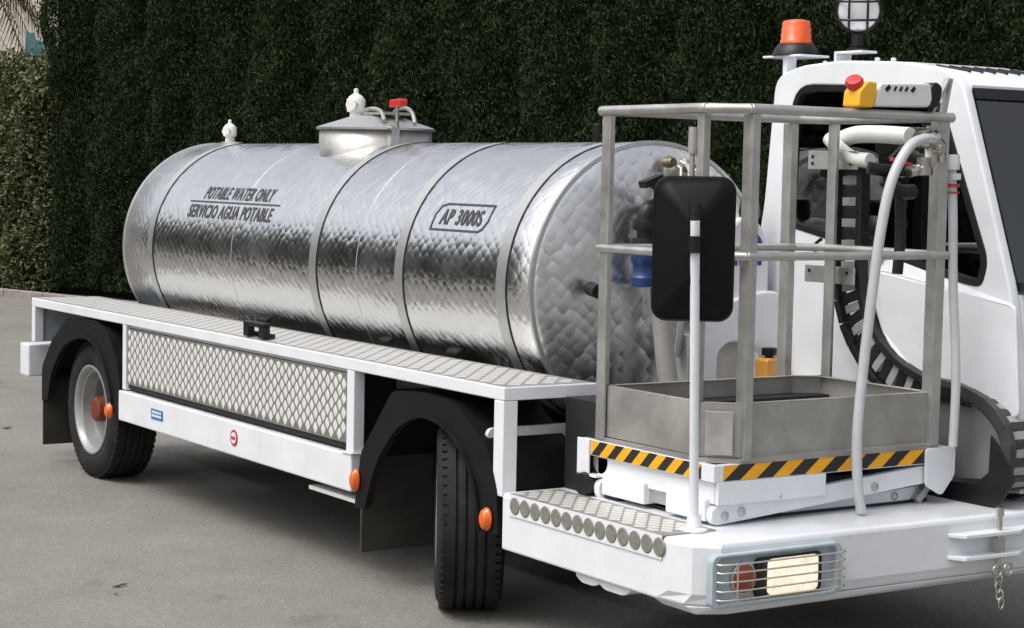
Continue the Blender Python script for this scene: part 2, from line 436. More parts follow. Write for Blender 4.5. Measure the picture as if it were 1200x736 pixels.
def hedge(name, s0, s1, zt, depth, n, ll, lw, m, updir, label, cat, origin=H0, D=HD, Nn=HN, column=1.15, bulge=.22, clump=.9, side=True, endn=0, flare=False):
    L_ = s1 - s0
    def surf(s, z):      # outward bulge of the face
        col = np.abs(np.sin(PI * (s - s0) / column + .25*np.sin(s*1.9)))
        return bulge * (col - .5) + .16 * fbm(s, z, 1.7) + .08 * fbm(s, z, 5.1) - .10 * np.clip(z / zt, 0, 1) ** 2
    def top(s): return zt + .12 * np.sin(s*2.3) + .1*np.sin(s*5.7+1)
    # inner core
    bm = BM()
    ns = max(4, int(L_ / .5)); nz_ = 12
    g = []
    for i in range(ns + 1):
        s = s0 + L_ * i / ns
        rowv = []
        for j in range(nz_ + 1):
            z = (top(s) - .12) * j / nz_
            o = surf(np.array(s), np.array(z)) - .2
            rowv.append(bm.verts.new(origin + D*s + Nn*float(o) + V((0, 0, z))))
        for j in range(nz_ + 1):
            z = (top(s) - .12) * (nz_ - j) / nz_
            rowv.append(bm.verts.new(origin + D*s - Nn*(depth - .15) + V((0, 0, z))))
        g.append(rowv)
    for i in range(ns):
        for j in range(len(g[0]) - 1):
            bm.faces.new((g[i][j], g[i+1][j], g[i+1][j+1], g[i][j+1]))
    bm.faces.new(g[0]); bm.faces.new(g[-1][::-1])
    # leaves
    nt_ = int(n * .12); ne = endn
    s = rng.uniform(s0, s1, n); z = rng.uniform(.03, 1, n) * top(s)
    inset = rng.exponential(.07, n)
    out = surf(s, z) - inset + .05
    out[-nt_:] = -rng.uniform(0, depth, nt_); z[-nt_:] = top(s[-nt_:]) + rng.normal(0, .06, nt_)
    if ne:
        s[:ne] = s0 + rng.exponential(.08, ne) - .06; out[:ne] = -rng.uniform(-.1, depth, ne)
        s[:ne] += .12*fbm(out[:ne]*3, z[:ne], 1.9)
    base = np.array(origin)[None] + s[:, None]*np.array(D) + out[:, None]*np.array(Nn); base[:, 2] = z
    d = rng.normal(0, .55, (n, 3)); d[:, 2] += updir; d += np.array(Nn) * .30
    d /= np.linalg.norm(d, axis=1)[:, None]
    w = np.cross(d, rng.normal(0, 1, (n, 3))); w /= np.linalg.norm(w, axis=1)[:, None]
    le = ll * rng.uniform(.6, 1.4, n)[:, None]; wi = lw * rng.uniform(.6, 1.3, n)[:, None]
    co = np.empty((n, 4, 3))
    co[:, 0] = base - d*le*.5; co[:, 1] = base + w*wi*.5 - d*le*.05; co[:, 2] = base + d*le*.5; co[:, 3] = base - w*wi*.5 - d*le*.05
    if flare:      # lower growth spreads along the foot
        k_ = s > s1 - 1.3
        s[k_] += .28 * fbm(z[k_]*1.5, z[k_]*.7, 2.2) + 1.9 * np.clip(1 - z[k_]/zt, 0, 1)**1.4 * rng.uniform(0, 1, k_.sum())
        base = np.array(origin)[None] + s[:, None]*np.array(D) + (out + np.where(k_, .12, 0))[:, None]*np.array(Nn); base[:, 2] = z
    tint = .42 + .22*fbm(s, z, 2.1)*clump + .15*fbm(s, z, 6.3)*clump + rng.normal(0, .17, n)
    me = bpy.data.meshes.new('foliage')
    me.vertices.add(n*4); me.vertices.foreach_set('co', co.reshape(-1))
    me.loops.add(n*4); me.loops.foreach_set('vertex_index', np.arange(n*4, dtype=np.int32))
    me.polygons.add(n); me.polygons.foreach_set('loop_start', np.arange(0, n*4, 4, dtype=np.int32))
    me.update(calc_edges=True)
    a = me.attributes.new('tint', 'FLOAT', 'FACE'); a.data.foreach_set('value', np.clip(tint, 0, 1).astype(np.float32))
    root = thing(name, origin + D*((s0+s1)/2), label, cat)
    mk('inner_branches', bm, 'core', root)
    link('foliage', me, m, root)
    return root

hedge('cypress_hedge', -0.12, 27, 5.6, 1.4, 700000, .058, .024, 'cypress', .75, 'tall dark green clipped cypress hedge standing behind the tanker truck', 'hedge', endn=12000)
hedge('shrub_hedge', -9, 0.35, 3.40, 1.3, 70000, .075, .036, 'shrub', .1, 'lower paler broad leaved hedge beside the tall dark cypress hedge', 'hedge', origin=H0 + HN*.12, column=2.4, bulge=.3, clump=1.3, flare=True)
# what the tank mirrors: a second tall hedge across the yard
hedge('yard_hedge', 0, 40, 7.2, 1.6, 50000, .42, .16, 'yardleaf', .6, 'tall dark hedge across the yard, seen only as the dark band mirrored in the tank', 'hedge',
      origin=V((-11, -11.5, 0)), D=V((-1, 0, 0)), Nn=V((0, 1, 0)), column=2.6, bulge=.6)

# kerb along the hedge
bm = BM()
s = -12.
while s < 27:
    a = H0 + HD*s + HN*.62; b_ = H0 + HD*(s + .98) + HN*.62
    bar(bm, a + V((0, 0, .055)), b_ + V((0, 0, .055)), .14, .13)
    s += .995
o = mk('kerb', bm, 'stone', bevel=.012); o['kind'] = 'structure'
# planting soil behind the kerb
bm = BM()
M['soil'] = mat('dry_soil', (.07, .052, .038), .95, noise=.4, nscale=9, bump=.03, bscale=12)
q0, q1 = H0 + HD*-12, H0 + HD*27
bm.faces.new([bm.verts.new(p + V((0, 0, .05))) for p in (q0 + HN*.55, q1 + HN*.55, q1 - HN*1.5, q0 - HN*1.5)])
o = mk('soil_strip', bm, 'soil'); o['kind'] = 'structure'

# garden wall, netting and palm seen over the lower hedge
wl = thing('garden_wall', H0 + HD*-7 - HN*5.0, 'pale rendered wall standing behind the low hedge and the palm tree', 'wall')
bm = BM()
a, b_ = H0 + HD*-12 - HN*5, H0 + HD*2 - HN*5
bar(bm, a + V((0, 0, 2.7)), b_ + V((0, 0, 2.7)), .3, 5.4); mk('wall_body', bm, 'render', wl, bevel=.01)
bm = BM(); bar(bm, a + V((0, 0, 5.44)), b_ + V((0, 0, 5.44)), .38, .09); mk('coping', bm, 'stone', wl, bevel=.01)

bm = BM()
o0 = H0 + HD*-4.0 - HN*2.2
for i in range(10):
    for j in range(8):
        pass
gv = [[bm.verts.new(o0 + HD*(i*.13 + .10*math.sin(j*1.1)*(i < 6)) - HN*(.08*math.sin(i*1.3 + j*.8)) + V((0, 0, (.1 + j*.5)*(1 - .012*i) + .05*math.sin(i*2.1)))) for i in range(12)] for j in range(9)]
for j in range(8):
    for i in range(11): bm.faces.new((gv[j][i], gv[j][i+1], gv[j+1][i+1], gv[j+1][i]))
o = mk('shade_net', bm, 'teal', smooth=180)
md = o.modifiers.new('cloth', 'SOLIDIFY'); md.thickness = .012
tag(o, 'crumpled dark teal netting hanging between the pale wall and the cypress hedge', 'netting')

pt = thing('palm_tree', V((-27.5, 6.2, 0)), 'palm tree with drooping yellow green fronds behind the low pale hedge', 'palm tree')
pb = V((-27.5, 6.2, 0))
bm = BM(); tube(bm, [pb, pb + V((.05, 0, 2)), pb + V((0, 0, 5.5))], [.26, .2, .18], 14); mk('trunk', bm, 'trunk', pt, smooth=60)
bm = BM(); tint = []
crown = pb + V((0, 0, 5.5))
for k in range(60):
    a = 2*PI*k/60*2.618; el = random.uniform(-.7, 1.0); Lf = random.uniform(1.2, 1.9)
    pts = []
    for i in range(15):
        t = i/14
        pts.append(crown + V((math.cos(a)*math.cos(el), math.sin(a)*math.cos(el), math.sin(el)))*Lf*t + V((0, 0, -1.1*t*t)))
    tv = random.uniform(.2, .9)
    for i in range(1, 15):
        d = (pts[i] - pts[i-1]).normalized(); sd = d.cross(V((0, 0, 1))).normalized()
        for sg in (-1, 1):
            for kk in range(2):
                q = pts[i-1].lerp(pts[i], kk*.5)
                tip = q + sd*sg*random.uniform(.3, .5)*(1.1 - abs(i/14 - .45)) + d*.25 - V((0, 0, random.uniform(.1, .35)))
                f = bm.faces.new([bm.verts.new(x) for x in (q - d*.02, q + d*.02, tip)]); tint.append(min(1, max(0, tv + random.gauss(0, .12))))
        f = bm.faces.new([bm.verts.new(x) for x in (pts[i-1] - sd*.015, pts[i-1] + sd*.015, pts[i] + sd*.012, pts[i] - sd*.012)]); tint.append(.9)
me = bpy.data.meshes.new('crown'); bm.to_mesh(me); bm.free()
me.attributes.new('tint', 'FLOAT', 'FACE').data.foreach_set('value', tint)
link('crown', me, 'palm', pt)

# ================================================================== THE TRUCK
# x forward, y away from the near side, z up; near side skirt is y = 0, centre line y = 1.124
YC = 1.124
T = thing('tanker_truck', (-2.7, YC, 0), 'white flatbed service truck carrying a polished steel water tank and a railed lift basket', 'tanker truck')
def mir(y): return 2*YC - y

# ---- chassis
bm = BM()
for y in (.68, 1.42): box(bm, -6.2, .35, y, y + .09, .50, .70)
for x in (-5.9, -4.2, -2.6, -.6, .2): box(bm, x, x + .1, .77, 1.42, .52, .66)
box(bm, -5.6, -1.1, .74, 1.50, .70, .77)                     # sub frame under the tank
box(bm, -4.4, -2.1, .28, 1.97, .46, .86)                     # dark locker bulk behind the skirts, added to give darkness
box(bm, -.50, -.12, .30, 1.95, .34, 1.00)                    # dark mass added to give shade behind the platform post
box(bm, -.12, .62, .10, 2.15, .42, .585)
for x in (-5.25, -1.10):
    bar(bm, (x, .3, .42), (x, 1.95, .42), .13, .13)
    lathe(bm, [(0, -.16), (.16, -.1), (.18, 0), (.16, .1), (0, .16)], (x, YC, .42), 'y', 20)
mk('chassis', bm, 'chassis', T)
# cradles under the tank
for x in (-5.4, -4.2, -2.9, -1.6):
    bm = BM()
    poly = [(.62, .77)]
    for k in range(13):
        a = PI*1.5 + (k/12 - .5)*1.55
        poly.append((YC + .672*math.cos(a), 1.4075 + .672*math.sin(a)))
    poly += [(1.63, .77)]
    prism(bm, poly, 'yz', x - .05, x + .05); mk('tank_cradle', bm, 'chassis', T)

# ---- side platforms
def platform(f, x0, x1, near):
    """f maps y; raised tread deck with folded white fascia"""
    def B(bm, xa, xb, ya, yb, za, zb, mi=0):
        a, b_ = sorted((f(ya), f(yb))); return box(bm, xa, xb, a, b_, za, zb, mi)
    bm = BM()
    B(bm, x0, x1, 0, .035, .995, 1.05); B(bm, x1 - .035, x1, .035, .465, .995, 1.05); B(bm, x0, x0 + .035, .035, .465, .995, 1.05)
    B(bm, x0 + .035, x1 - .035, .435, .465, .995, 1.045)
    p = mk('side_platform', bm, 'white', T, bevel=.005)
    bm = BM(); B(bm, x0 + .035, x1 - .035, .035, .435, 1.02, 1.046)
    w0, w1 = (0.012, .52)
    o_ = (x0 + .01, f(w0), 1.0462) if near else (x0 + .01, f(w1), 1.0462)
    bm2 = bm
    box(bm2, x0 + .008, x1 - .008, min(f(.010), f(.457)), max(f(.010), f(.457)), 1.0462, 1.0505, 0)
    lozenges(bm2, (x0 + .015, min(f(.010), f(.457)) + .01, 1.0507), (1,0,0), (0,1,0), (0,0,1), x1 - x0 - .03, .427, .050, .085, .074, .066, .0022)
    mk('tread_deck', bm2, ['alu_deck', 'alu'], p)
    return p
near_deck = platform(lambda y: y, -6.19, -.51, True)
far_deck = platform(mir, -6.19, -1.45, False)
# front post and its tie bar
bm = BM(); box(bm, -.585, -.512, .0, .07, .60, .994); mk('platform_post', bm, 'white', T, bevel=.004)
bm = BM(); box(bm, -6.19, -6.13, .0, .06, .765, .994); mk('platform_post', bm, 'white', T, bevel=.004)
bm = BM()
pts = rrect(-.665, -.20, .815, .862, .023)
prism(bm, rrect(.025, .62, .808, .862, .027), 'yz', -.69, -.668)
mk('tie_bar', bm, 'cream', T, bevel=.004)
# inner rear panel under the deck
bm = BM(); box(bm, -6.17, -6.15, .06, .75, .765, .99); mk('rear_gusset', bm, 'bezel', T)
# rear cross bumper
bm = BM(); box(bm, -6.36, -6.2, -.02, mir(-.02), .53, .745); mk('rear_bumper', bm, 'white', T, bevel=.012)

# ---- side lockers (tread faced) with lower skirt
def locker(f, near):
    def B(bm, xa, xb, ya, yb, za, zb, mi=0):
        a, b_ = sorted((f(ya), f(yb))); return box(bm, xa, xb, a, b_, za, zb, mi)
    bm = BM()
    B(bm, -4.625, -4.575, .002, .07, .614, .9945); B(bm, -1.86, -1.79, .002, .06, .614, .9945)
    B(bm, -4.575, -1.86, .03, .06, .976, .9945)
    p = mk('side_locker', bm, 'white', T, bevel=.004)
    bm = BM(); B(bm, -4.57, -1.865, .031, .27, .615, .974); mk('locker_body', bm, 'chassis', p)
    bm = BM(); B(bm, -4.565, -1.868, .012, .029, .648, .975)
    y = f(.0118)
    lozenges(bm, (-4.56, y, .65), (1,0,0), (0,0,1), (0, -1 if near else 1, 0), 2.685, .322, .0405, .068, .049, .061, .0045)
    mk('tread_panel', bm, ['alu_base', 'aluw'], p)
    bm = BM(); B(bm, -4.57, -1.863, .02, .0285, .622, .646); mk('panel_gap', bm, 'chassis', p)
    bm = BM(); B(bm, -4.65, -1.787, -.012, .065, .43, .606)
    s = mk('lower_skirt', bm, 'white', T, bevel=.008)
    bm = BM(); B(bm, -1.87, -1.775, -.018, .075, .6062, .6135); mk('skirt_flange', bm, 'white', s, bevel=.002)
    return p, s
lk, sk = locker(lambda y: y, True)
locker(mir, False)
# stickers on the near skirt
bm = BM(); box(bm, -4.15, -3.985, -.0155, -.0125, .498, .556, 0)
box(bm, -4.135, -4.0, -.0175, -.0157, .512, .524, 1)
for k in range(6): box(bm, -4.13 + k*.022, -4.115 + k*.022, -.0175, -.0157, .532, .546, 1)
mk('sticker', bm, ['bluesticker', 'white'], sk)
bm = BM(); lathe(bm, [(0, -.004), (.042, -.004), (.042, 0)], (-3.05, -.0125, .525), 'y', 28, 0)
lathe(bm, [(0, -.006), (.030, -.006), (.030, -.0042)], (-3.05, -.0125, .525), 'y', 28, 1)
box(bm, -3.072, -3.028, -.0205, -.0188, .517, .533, 0)
mk('round_badge', bm, ['redsticker', 'white'], sk)
# strap latch on the deck
bm = BM()
box(bm, -3.05, -2.99, .03, .07, 1.056, 1.125); box(bm, -2.87, -2.81, .03, .07, 1.056, 1.125); box(bm, -3.05, -2.81, .03, .07, 1.110, 1.135)
box(bm, -3.05, -2.81, .071, .10, 1.056, 1.08)
mk('deck_latch', bm, 'black', T, bevel=.005)
# foot bar under the skirt front
bm = BM(); box(bm, -2.27, -1.80, .02, .14, .372, .392); mk('step_bar', bm, 'cream', T, bevel=.004)
# side marker beside the locker
bm = BM(); tube(bm, [(-4.70, .05, .855), (-4.63, .05, .855)], .016, 10); mk('locker_pin', bm, 'cream', T, smooth=50)

# ---- wheels
def wheel(c, steer, out, front=False):
    """out = -1: outer face towards -Y"""
    w = subempty('wheel', T)
    R = Matrix.Translation(c) @ Matrix.Rotation(steer, 4, 'Z') @ Matrix.Diagonal((1, -out, 1, 1))
    # axis y; outer face at -y
    bm = BM(); Rt, hw = .42, .135
    prof = [(.272, -hw + .012), (.285, -hw - .002), (.33, -hw - .012), (.375, -hw - .006), (.402, -hw + .012), (.413, -hw + .026)]
    groove = [-.062, -.021, .021, .062]
    y = -hw + .034
    prof.append((Rt, y))
    for g in groove: prof += [(Rt, g - .007), (Rt - .014, g - .005), (Rt - .014, g + .005), (Rt, g + .007)]
    prof += [(Rt, hw - .034)] + [(r, -h) for r, h in prof[5::-1]]
    lathe(bm, prof, (0,0,0), 'y', 72)
    # raised shoulder blocks
    for k in range(64):
        a = 2*PI*k/64
        for sg in (-1, 1):
            p = V((math.cos(a)*.414, sg*(hw - .022), math.sin(a)*.414))
            bar(bm, p - V((0, .014, 0)), p + V((0, .014, 0)), .026, .012, up=(math.cos(a), 0, math.sin(a)))
    bm.transform(R); mk('tyre', bm, 'rubber', w, smooth=35)
    bm = BM()
    lathe(bm, [(.272, -hw + .010), (.276, -hw - .004), (.266, -hw - .006), (.252, -hw + .004), (.243, -hw + .03), (.232, -hw + .034), (.228, -hw + .085), (.222, -hw + .105)], (0,0,0), 'y', 60)
    lathe(bm, [(.222, -hw + .105), (.214, -hw + .118), (.20, .035), (.17, .05), (.15, .042), (.11, .040), (.0, .040)], (0,0,0), 'y', 60, 1)
    lathe(bm, [(.272, hw - .010), (.255, hw), (.24, hw - .05), (.21, .02), (0, .02)], (0,0,0), 'y', 48)
    bm.transform(R); mk('rim', bm, ['rim', 'rimdisc'], w, smooth=40)
    # dark discs put in for the shade inside the vent openings
    for k in range(8):
        bm = BM()
        a = 2*PI*(k + .3)/8; c2 = V((math.cos(a)*.187, 0, math.sin(a)*.187))
        lathe(bm, [(0, -.012), (.019, -.012), (.019, .006)], c2 + V((0, .042, 0)), 'y', 14)
        bm.transform(R); mk('vent_shade', bm, 'chassis', w)
    bm = BM()
    lathe(bm, [(.098, .03), (.095, .0), (.07, -.02), (0, -.022)] if front else [(.105, .04), (.102, .0), (.084, -.015), (.078, -.08), (.074, -.105), (.060, -.115), (.05, -.116), (0, -.116)], (0,0,0), 'y', 28)
    for k in range(8):
        a = 2*PI*k/8; lathe(bm, [(.015, .0), (.015, -.032), (.009, -.036), (0, -.036)], (math.cos(a)*.134, .040, math.sin(a)*.134), 'y', 6)
    bm.transform(R); mk('hub', bm, 'hubred', w, smooth=40)
    bm = BM(); tube(bm, [(.15, -.03, -.17), (.185, -.085, -.20), (.19, -.10, -.205)], .008, 8); bm.transform(R); mk('valve_stem', bm, 'black', w)
    return w
ST = -math.radians(30)
wheel((-5.25, .185, .42), 0, -1); wheel((-1.12, .222, .42), ST, -1, True)
wheel((-5.25, mir(.185), .42), 0, 1); wheel((-1.085, mir(.225), .42), ST, 1, True)

# ---- mudguards: folded plastic arch = face ring + roof, reflectors and flaps
def mudguard(outer, inner, f, flap):
    bm = BM()
    n = len(outer)
    def lay(poly_o, poly_i, ya, yb):
        A = [[bm.verts.new((p[0], f(y), p[1])) for p in poly] for poly in (poly_o, poly_i) for y in (ya, yb)]
        oa, ob, ia, ib = A
        for k in range(len(poly_o) - 1):
            for q in ((oa[k], oa[k+1], ia[k+1], ia[k]), (ob[k], ib[k], ib[k+1], ob[k+1]), (oa[k], ob[k], ob[k+1], oa[k+1]), (ia[k], ia[k+1], ib[k+1], ib[k])):
                bm.faces.new(q)
        for k in (0, -1): bm.faces.new((oa[k], ia[k], ib[k], ob[k]))
    def along(pl, m):
        d = [0]
        for a, b_ in zip(pl, pl[1:]): d.append(d[-1] + math.dist(a, b_))
        out = []
        for k in range(m + 1):
            s = d[-1]*k/m; i = max(j for j in range(len(d)) if d[j] <= s + 1e-9); i = min(i, len(pl) - 2)
            t = (s - d[i])/(d[i+1] - d[i]); out.append((pl[i][0] + (pl[i+1][0]-pl[i][0])*t, pl[i][1] + (pl[i+1][1]-pl[i][1])*t))
        return out
    def round_poly(pl, r):
        o = [pl[0]]
        for i in range(1, len(pl) - 1):
            a, b_, c = V((*pl[i-1], 0)), V((*pl[i], 0)), V((*pl[i+1], 0))
            t = min(r, (a-b_).length*.48, (c-b_).length*.48); p = b_ + (a-b_).normalized()*t; q = b_ + (c-b_).normalized()*t
            for k in range(6):
                s = k/5; v = (1-s)**2*p + 2*s*(1-s)*b_ + s*s*q; o.append((v.x, v.y))
        o.append(pl[-1]); return o
    O = along(round_poly(outer, .035), 60); I = along(round_poly(inner, .16), 60)
    O2 = [(a[0]*.9 + b_[0]*.1, a[1]*.9 + b_[1]*.1) for a, b_ in zip(O, I)]
    cx, cz = sum(p[0] for p in I)/len(I), .42
    lay(O, I, -.006, .014)                                  # flat face ring
    lip = [(p[0] + (cx - p[0])*.035, p[1] + (cz - p[1])*.035) for p in I]
    lay(I, lip, -.018, .014)                                # rolled inner lip
    sh = [(p[0] + (cx - p[0])*.03, p[1] + (cz - p[1])*.03) for p in O]
    lay(O, sh, .014, .40)                                   # roof of the arch
    g = mk('mudguard', bm, 'guard', T, smooth=30)
    if flap:
        bm = BM(); x, z0, z1 = flap
        a, b_ = sorted((f(-.004), f(.38))); box(bm, x - .008, x + .008, a, b_, z0, z1); mk('mud_flap', bm, 'flap', g, bevel=.003)
    return g
idn = lambda y: y
ro = [(-5.975, .40), (-5.975, .62), (-5.80, .80), (-5.53, .962), (-5.07, .985), (-4.86, .935), (-4.70, .79), (-4.64, .62), (-4.63, .46)]
ri = [(-5.86, .42), (-5.80, .60), (-5.60, .795), (-5.33, .875), (-5.13, .882), (-4.97, .825), (-4.84, .71), (-4.755, .56), (-4.745, .46)]
fo = [(-1.755, .36), (-1.70, .63), (-1.415, .945), (-1.13, .962), (-.875, .945), (-.63, .80), (-.545, .62), (-.53, .44)]
fi = [(-1.655, .38), (-1.565, .60), (-1.37, .80), (-1.15, .882), (-.93, .845), (-.77, .735), (-.68, .60), (-.655, .44)]
g1 = mudguard(ro, ri, idn, (-5.96, .115, .55)); g2 = mudguard(fo, fi, idn, (-1.695, .165, .64))
mudguard(ro, ri, mir, (-5.96, .115, .55)); mudguard(fo, fi, mir, (-1.74, .20, .60))
def reflector(x, z, y, g, rx=.026, rz=.042):
    bm = BM(); lathe(bm, [(1.15, 0), (1.15, -.008), (1, -.012), (.95, -.024), (.6, -.032), (0, -.034)], (0,0,0), 'y', 24)
    bm.transform(Matrix.Translation((x, y, z)) @ Matrix.Diagonal((rx, 1, rz, 1))); mk('reflector', bm, 'amber', g, smooth=50)
reflector(-1.725, .497, -.012, g2, .024, .046); reflector(-.60, .497, -.012, g2, .030, .042); reflector(-4.775, .472, -.012, g1, .034, .04)

# ---- front deck / bumper
bm = BM()
plan = [(-.512, 0), (.60, 0), (.70, .03), (.763, .11), (.80, 2.15), (.76, 2.248), (-.512, 2.248)]
bot = [(-.512, .0), (.52, .0), (.66, .02), (.745, .10), (.785, 2.15), (.74, 2.248), (-.512, 2.248)]
def loft(bm, layers):
    R = [[bm.verts.new((p[0], p[1], z)) for p in pl] for pl, z in layers]
    for a, b_ in zip(R, R[1:]):
        for k in range(len(a)): bm.faces.new((a[k], a[(k+1) % len(a)], b_[(k+1) % len(a)], b_[k]))
    bm.faces.new(R[0][::-1]); bm.faces.new(R[-1]); return bm
loft(bm, [(bot, .385), (plan, .43), (plan, .60), ([(x + (-.006 if x > 0 else .0), y + (.008 if y < 1 else -.008)) for x, y in plan], .620)])
BUMP = mk('front_bumper', bm, 'white', T, bevel=.012, seg=3)
# chin below the corner
bm = BM(); loft(bm, [([(.50, .06), (.69, .06), (.74, .16), (.74, 2.1), (.5, 2.1)], .352), ([(.44, .03), (.68, .025), (.757, .11), (.78, 2.13), (.44, 2.13)], .3845)])
mk('bumper_chin', bm, 'white', T, bevel=.006)
for x0, x1 in ((-.02, .14), (.13, .33)):
    bm = BM(); prism(bm, smooth_loop([(x0, .384), (x1, .384), (x1, .362), (x1 - .04, .345), (x0 + .04, .345), (x0, .365)], .02), 'xz', .03, .20); mk('under_bracket', bm, 'white', T, bevel=.003)
# step tread: plate plus the punched discs along its folded edge
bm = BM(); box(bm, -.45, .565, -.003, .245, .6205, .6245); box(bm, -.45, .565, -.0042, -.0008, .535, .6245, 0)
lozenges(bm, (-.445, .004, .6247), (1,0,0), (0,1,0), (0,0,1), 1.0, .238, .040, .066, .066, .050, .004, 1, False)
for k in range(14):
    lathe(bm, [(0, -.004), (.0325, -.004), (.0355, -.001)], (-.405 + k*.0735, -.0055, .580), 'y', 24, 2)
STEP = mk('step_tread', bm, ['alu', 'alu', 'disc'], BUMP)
M['tread_top'] = mat('step_tread_groove', (.36, .345, .315), .5, .5, noise=.25, nscale=30)
STEP.data.materials[0] = M['tread_top']
bm = BM(); box(bm, -.45, .565, -.0055, -.0043, .5352, .6243); 
mk('tread_edge', bm, 'white', BUMP)

# headlight: recess ring, back plate, lamps and guard
def headlight(yc, full):
    X = .763 + .019*(yc - .11)
    o_ = rrect(yc - .325, yc + .29, .392, .585, .03); i_ = rrect(yc - .302, yc + .268, .406, .573, .025)
    xf = Matrix.Translation((X + .004, 0, 0)) @ Matrix.Rotation(0, 4, 'Z')
    me = plate_mesh('headlight', o_, [i_], .034, .004, YZ(X + .017))
    h = link('headlight', me, 'bezel', T, smooth=35)
    bm = BM(); prism(bm, i_, 'yz', X + .002, X + .006); mk('back_plate', bm, 'bezel', h)
    s = 1
    bm = BM(); lathe(bm, [(.052, .006), (.052, .02), (.047, .024), (.03, .032), (0, .035)], (X, yc - .165, .488), 'x', 32); mk('indicator', bm, 'darkamber', h, smooth=40)
    bm = BM(); lathe(bm, [(.060, .006), (.060, .017), (.052, .02), (.052, .006)], (X, yc - .165, .488), 'x', 32); mk('indicator_rim', bm, 'chrome', h, smooth=40)
    bm = BM(); prism(bm, rrect(yc - .112, yc + .205, .412, .556, .02), 'yz', X + .0062, X + .02); mk('lamp_housing', bm, 'black', h, bevel=.003)
    bm = BM(); prism(bm, rrect(yc - .062, yc + .178, .418, .550, .02), 'yz', X + .0202, X + .033); mk('headlamp_lens', bm, 'lens', h, bevel=.006)
    # wire guard
    bm = BM()
    for z in (.425, .457, .490, .523, .553):
        tube(bm, [(X + .02, yc - .305, z), (X + .05, yc - .295, z), (X + .062, yc - .20, z), (X + .064, yc + .24, z), (X + .055, yc + .285, z), (X + .02, yc + .295, z)], .0035, 8)
    for y in (yc - .235, yc + .262): tube(bm, [(X + .066, y, .418), (X + .066, y, .562)], .0035, 8)
    mk('wire_guard', bm, 'wire', h, smooth=60)
headlight(.365, True); headlight(2.02, True)
# hitch plates, pin and chain
bm = BM()
for z in (.555, .468):
    prism(bm, [(.75, 1.20), (.845, 1.26), (.855, 1.55), (.80, 1.66), (.75, 1.66)], 'xy', z - .008, z + .008)
mk('hitch_jaw', bm, 'white', BUMP, bevel=.003)
bm = BM(); tube(bm, [(.825, 1.46, .455), (.825, 1.46, .628)], .011, 12); lathe(bm, [(0, 0), (.016, 0), (.016, .035), (0, .04)], (.825, 1.46, .62), 'z', 14)
box(bm, .81, .842, 1.443, 1.477, .475, .535)
mk('hitch_pin', bm, 'chrome', BUMP, smooth=40)
bm = BM()
for k in range(6):
    c = V((.832 + .006*(k % 2), 1.46 + .012*math.sin(k*1.7), .435 - k*.032)); pts = []
    for j in range(12):
        a = 2*PI*j/12; d = V((0, .014*math.cos(a), .023*math.sin(a))) if k % 2 else V((.014*math.cos(a), .004*math.cos(a), .023*math.sin(a)))
        pts.append(c + d)
    tube(bm, pts, .0045, 8, closed=True)
for s in (-1, 1):
    pts = [V((.85, 1.46 + s*.03 + .024*math.cos(2*PI*j/12), .41 + .024*math.sin(2*PI*j/12))) for j in range(12)]
    tube(bm, pts, .0045, 8, closed=True)
mk('pin_chain', bm, 'chrome', BUMP, smooth=60)

# ---- TANK
TX0, TX1, TR, TZ = -5.752, -1.014, .668, 1.4075
bm = BM(); uvl = bm.loops.layers.uv.new('UVMap')
NS = 128; xs = [TX0, TX0 + .012, -5.27, -4.1, -3.06, -2.14, -1.215, TX1 - .012, TX1]
rs = [TR - .008] + [TR]*7 + [TR - .008]
ring = [[bm.verts.new((x, YC - r*math.cos(2*PI*k/NS), TZ + r*math.sin(2*PI*k/NS))) for k in range(NS)] for x, r in zip(xs, rs)]
for i in range(len(xs) - 1):
    for k in range(NS):
        f = bm.faces.new((ring[i][k], ring[i+1][k], ring[i+1][(k+1) % NS], ring[i][(k+1) % NS])); f.smooth = True
        for lp, (x, kk) in zip(f.loops, ((xs[i], k), (xs[i+1], k), (xs[i+1], k+1), (xs[i], k+1))):
            kk2 = kk if kk <= NS/2 or True else kk
            lp[uvl].uv = (x + 10, 2*PI*TR*kk2/NS)
dish = [(TR - .012, .004), (TR - .03, .012), (.58, .03), (.45, .055), (.3, .073), (.15, .083), (0, .086)]
for end, sg in ((TX0, -1), (TX1, 1)):
    prev = ring[0] if sg < 0 else ring[-1]; 
    for r, h in dish:
        cur = [bm.verts.new((end + sg*h, YC - r*math.cos(2*PI*k/NS), TZ + r*math.sin(2*PI*k/NS))) for k in range(NS)] if r else [bm.verts.new((end + sg*h, YC, TZ))]
        for k in range(NS):
            k2 = (k+1) % NS
            vs = (prev[k], cur[k], cur[k2], prev[k2]) if len(cur) > 1 else (prev[k], cur[0], prev[k2])
            f = bm.faces.new(vs); f.smooth = True; f.material_index = 1
            for lp in f.loops: lp[uvl].uv = (lp.vert.co.y + 10, lp.vert.co.z + 10)
        prev = cur
TANK = mk('water_tank', bm, ['shell', 'head'], T)
TANK.data.set_sharp_from_angle(angle=math.radians(50))
def hoop(name, x0, x1, r0, r1, m):
    bm = BM(); lathe(bm, [(r0, x0), (r1, x0 + .002), (r1, x1 - .002), (r0, x1)], (0, YC, TZ), 'x', 128); mk(name, bm, m, TANK, smooth=40)
for x in (-5.272, -3.06, -2.142, -1.215):
    hoop('tank_band', x - .088, x - .006, TR - .002, TR + .0016, 'band')
    hoop('tank_strap', x - .005, x + .006, TR - .002, TR + .004, 'black')
hoop('rim_bead', TX1 - .016, TX1 + .006, TR - .012, TR + .007, 'band'); hoop('rim_bead', TX0 - .006, TX0 + .016, TR - .012, TR + .007, 'band')
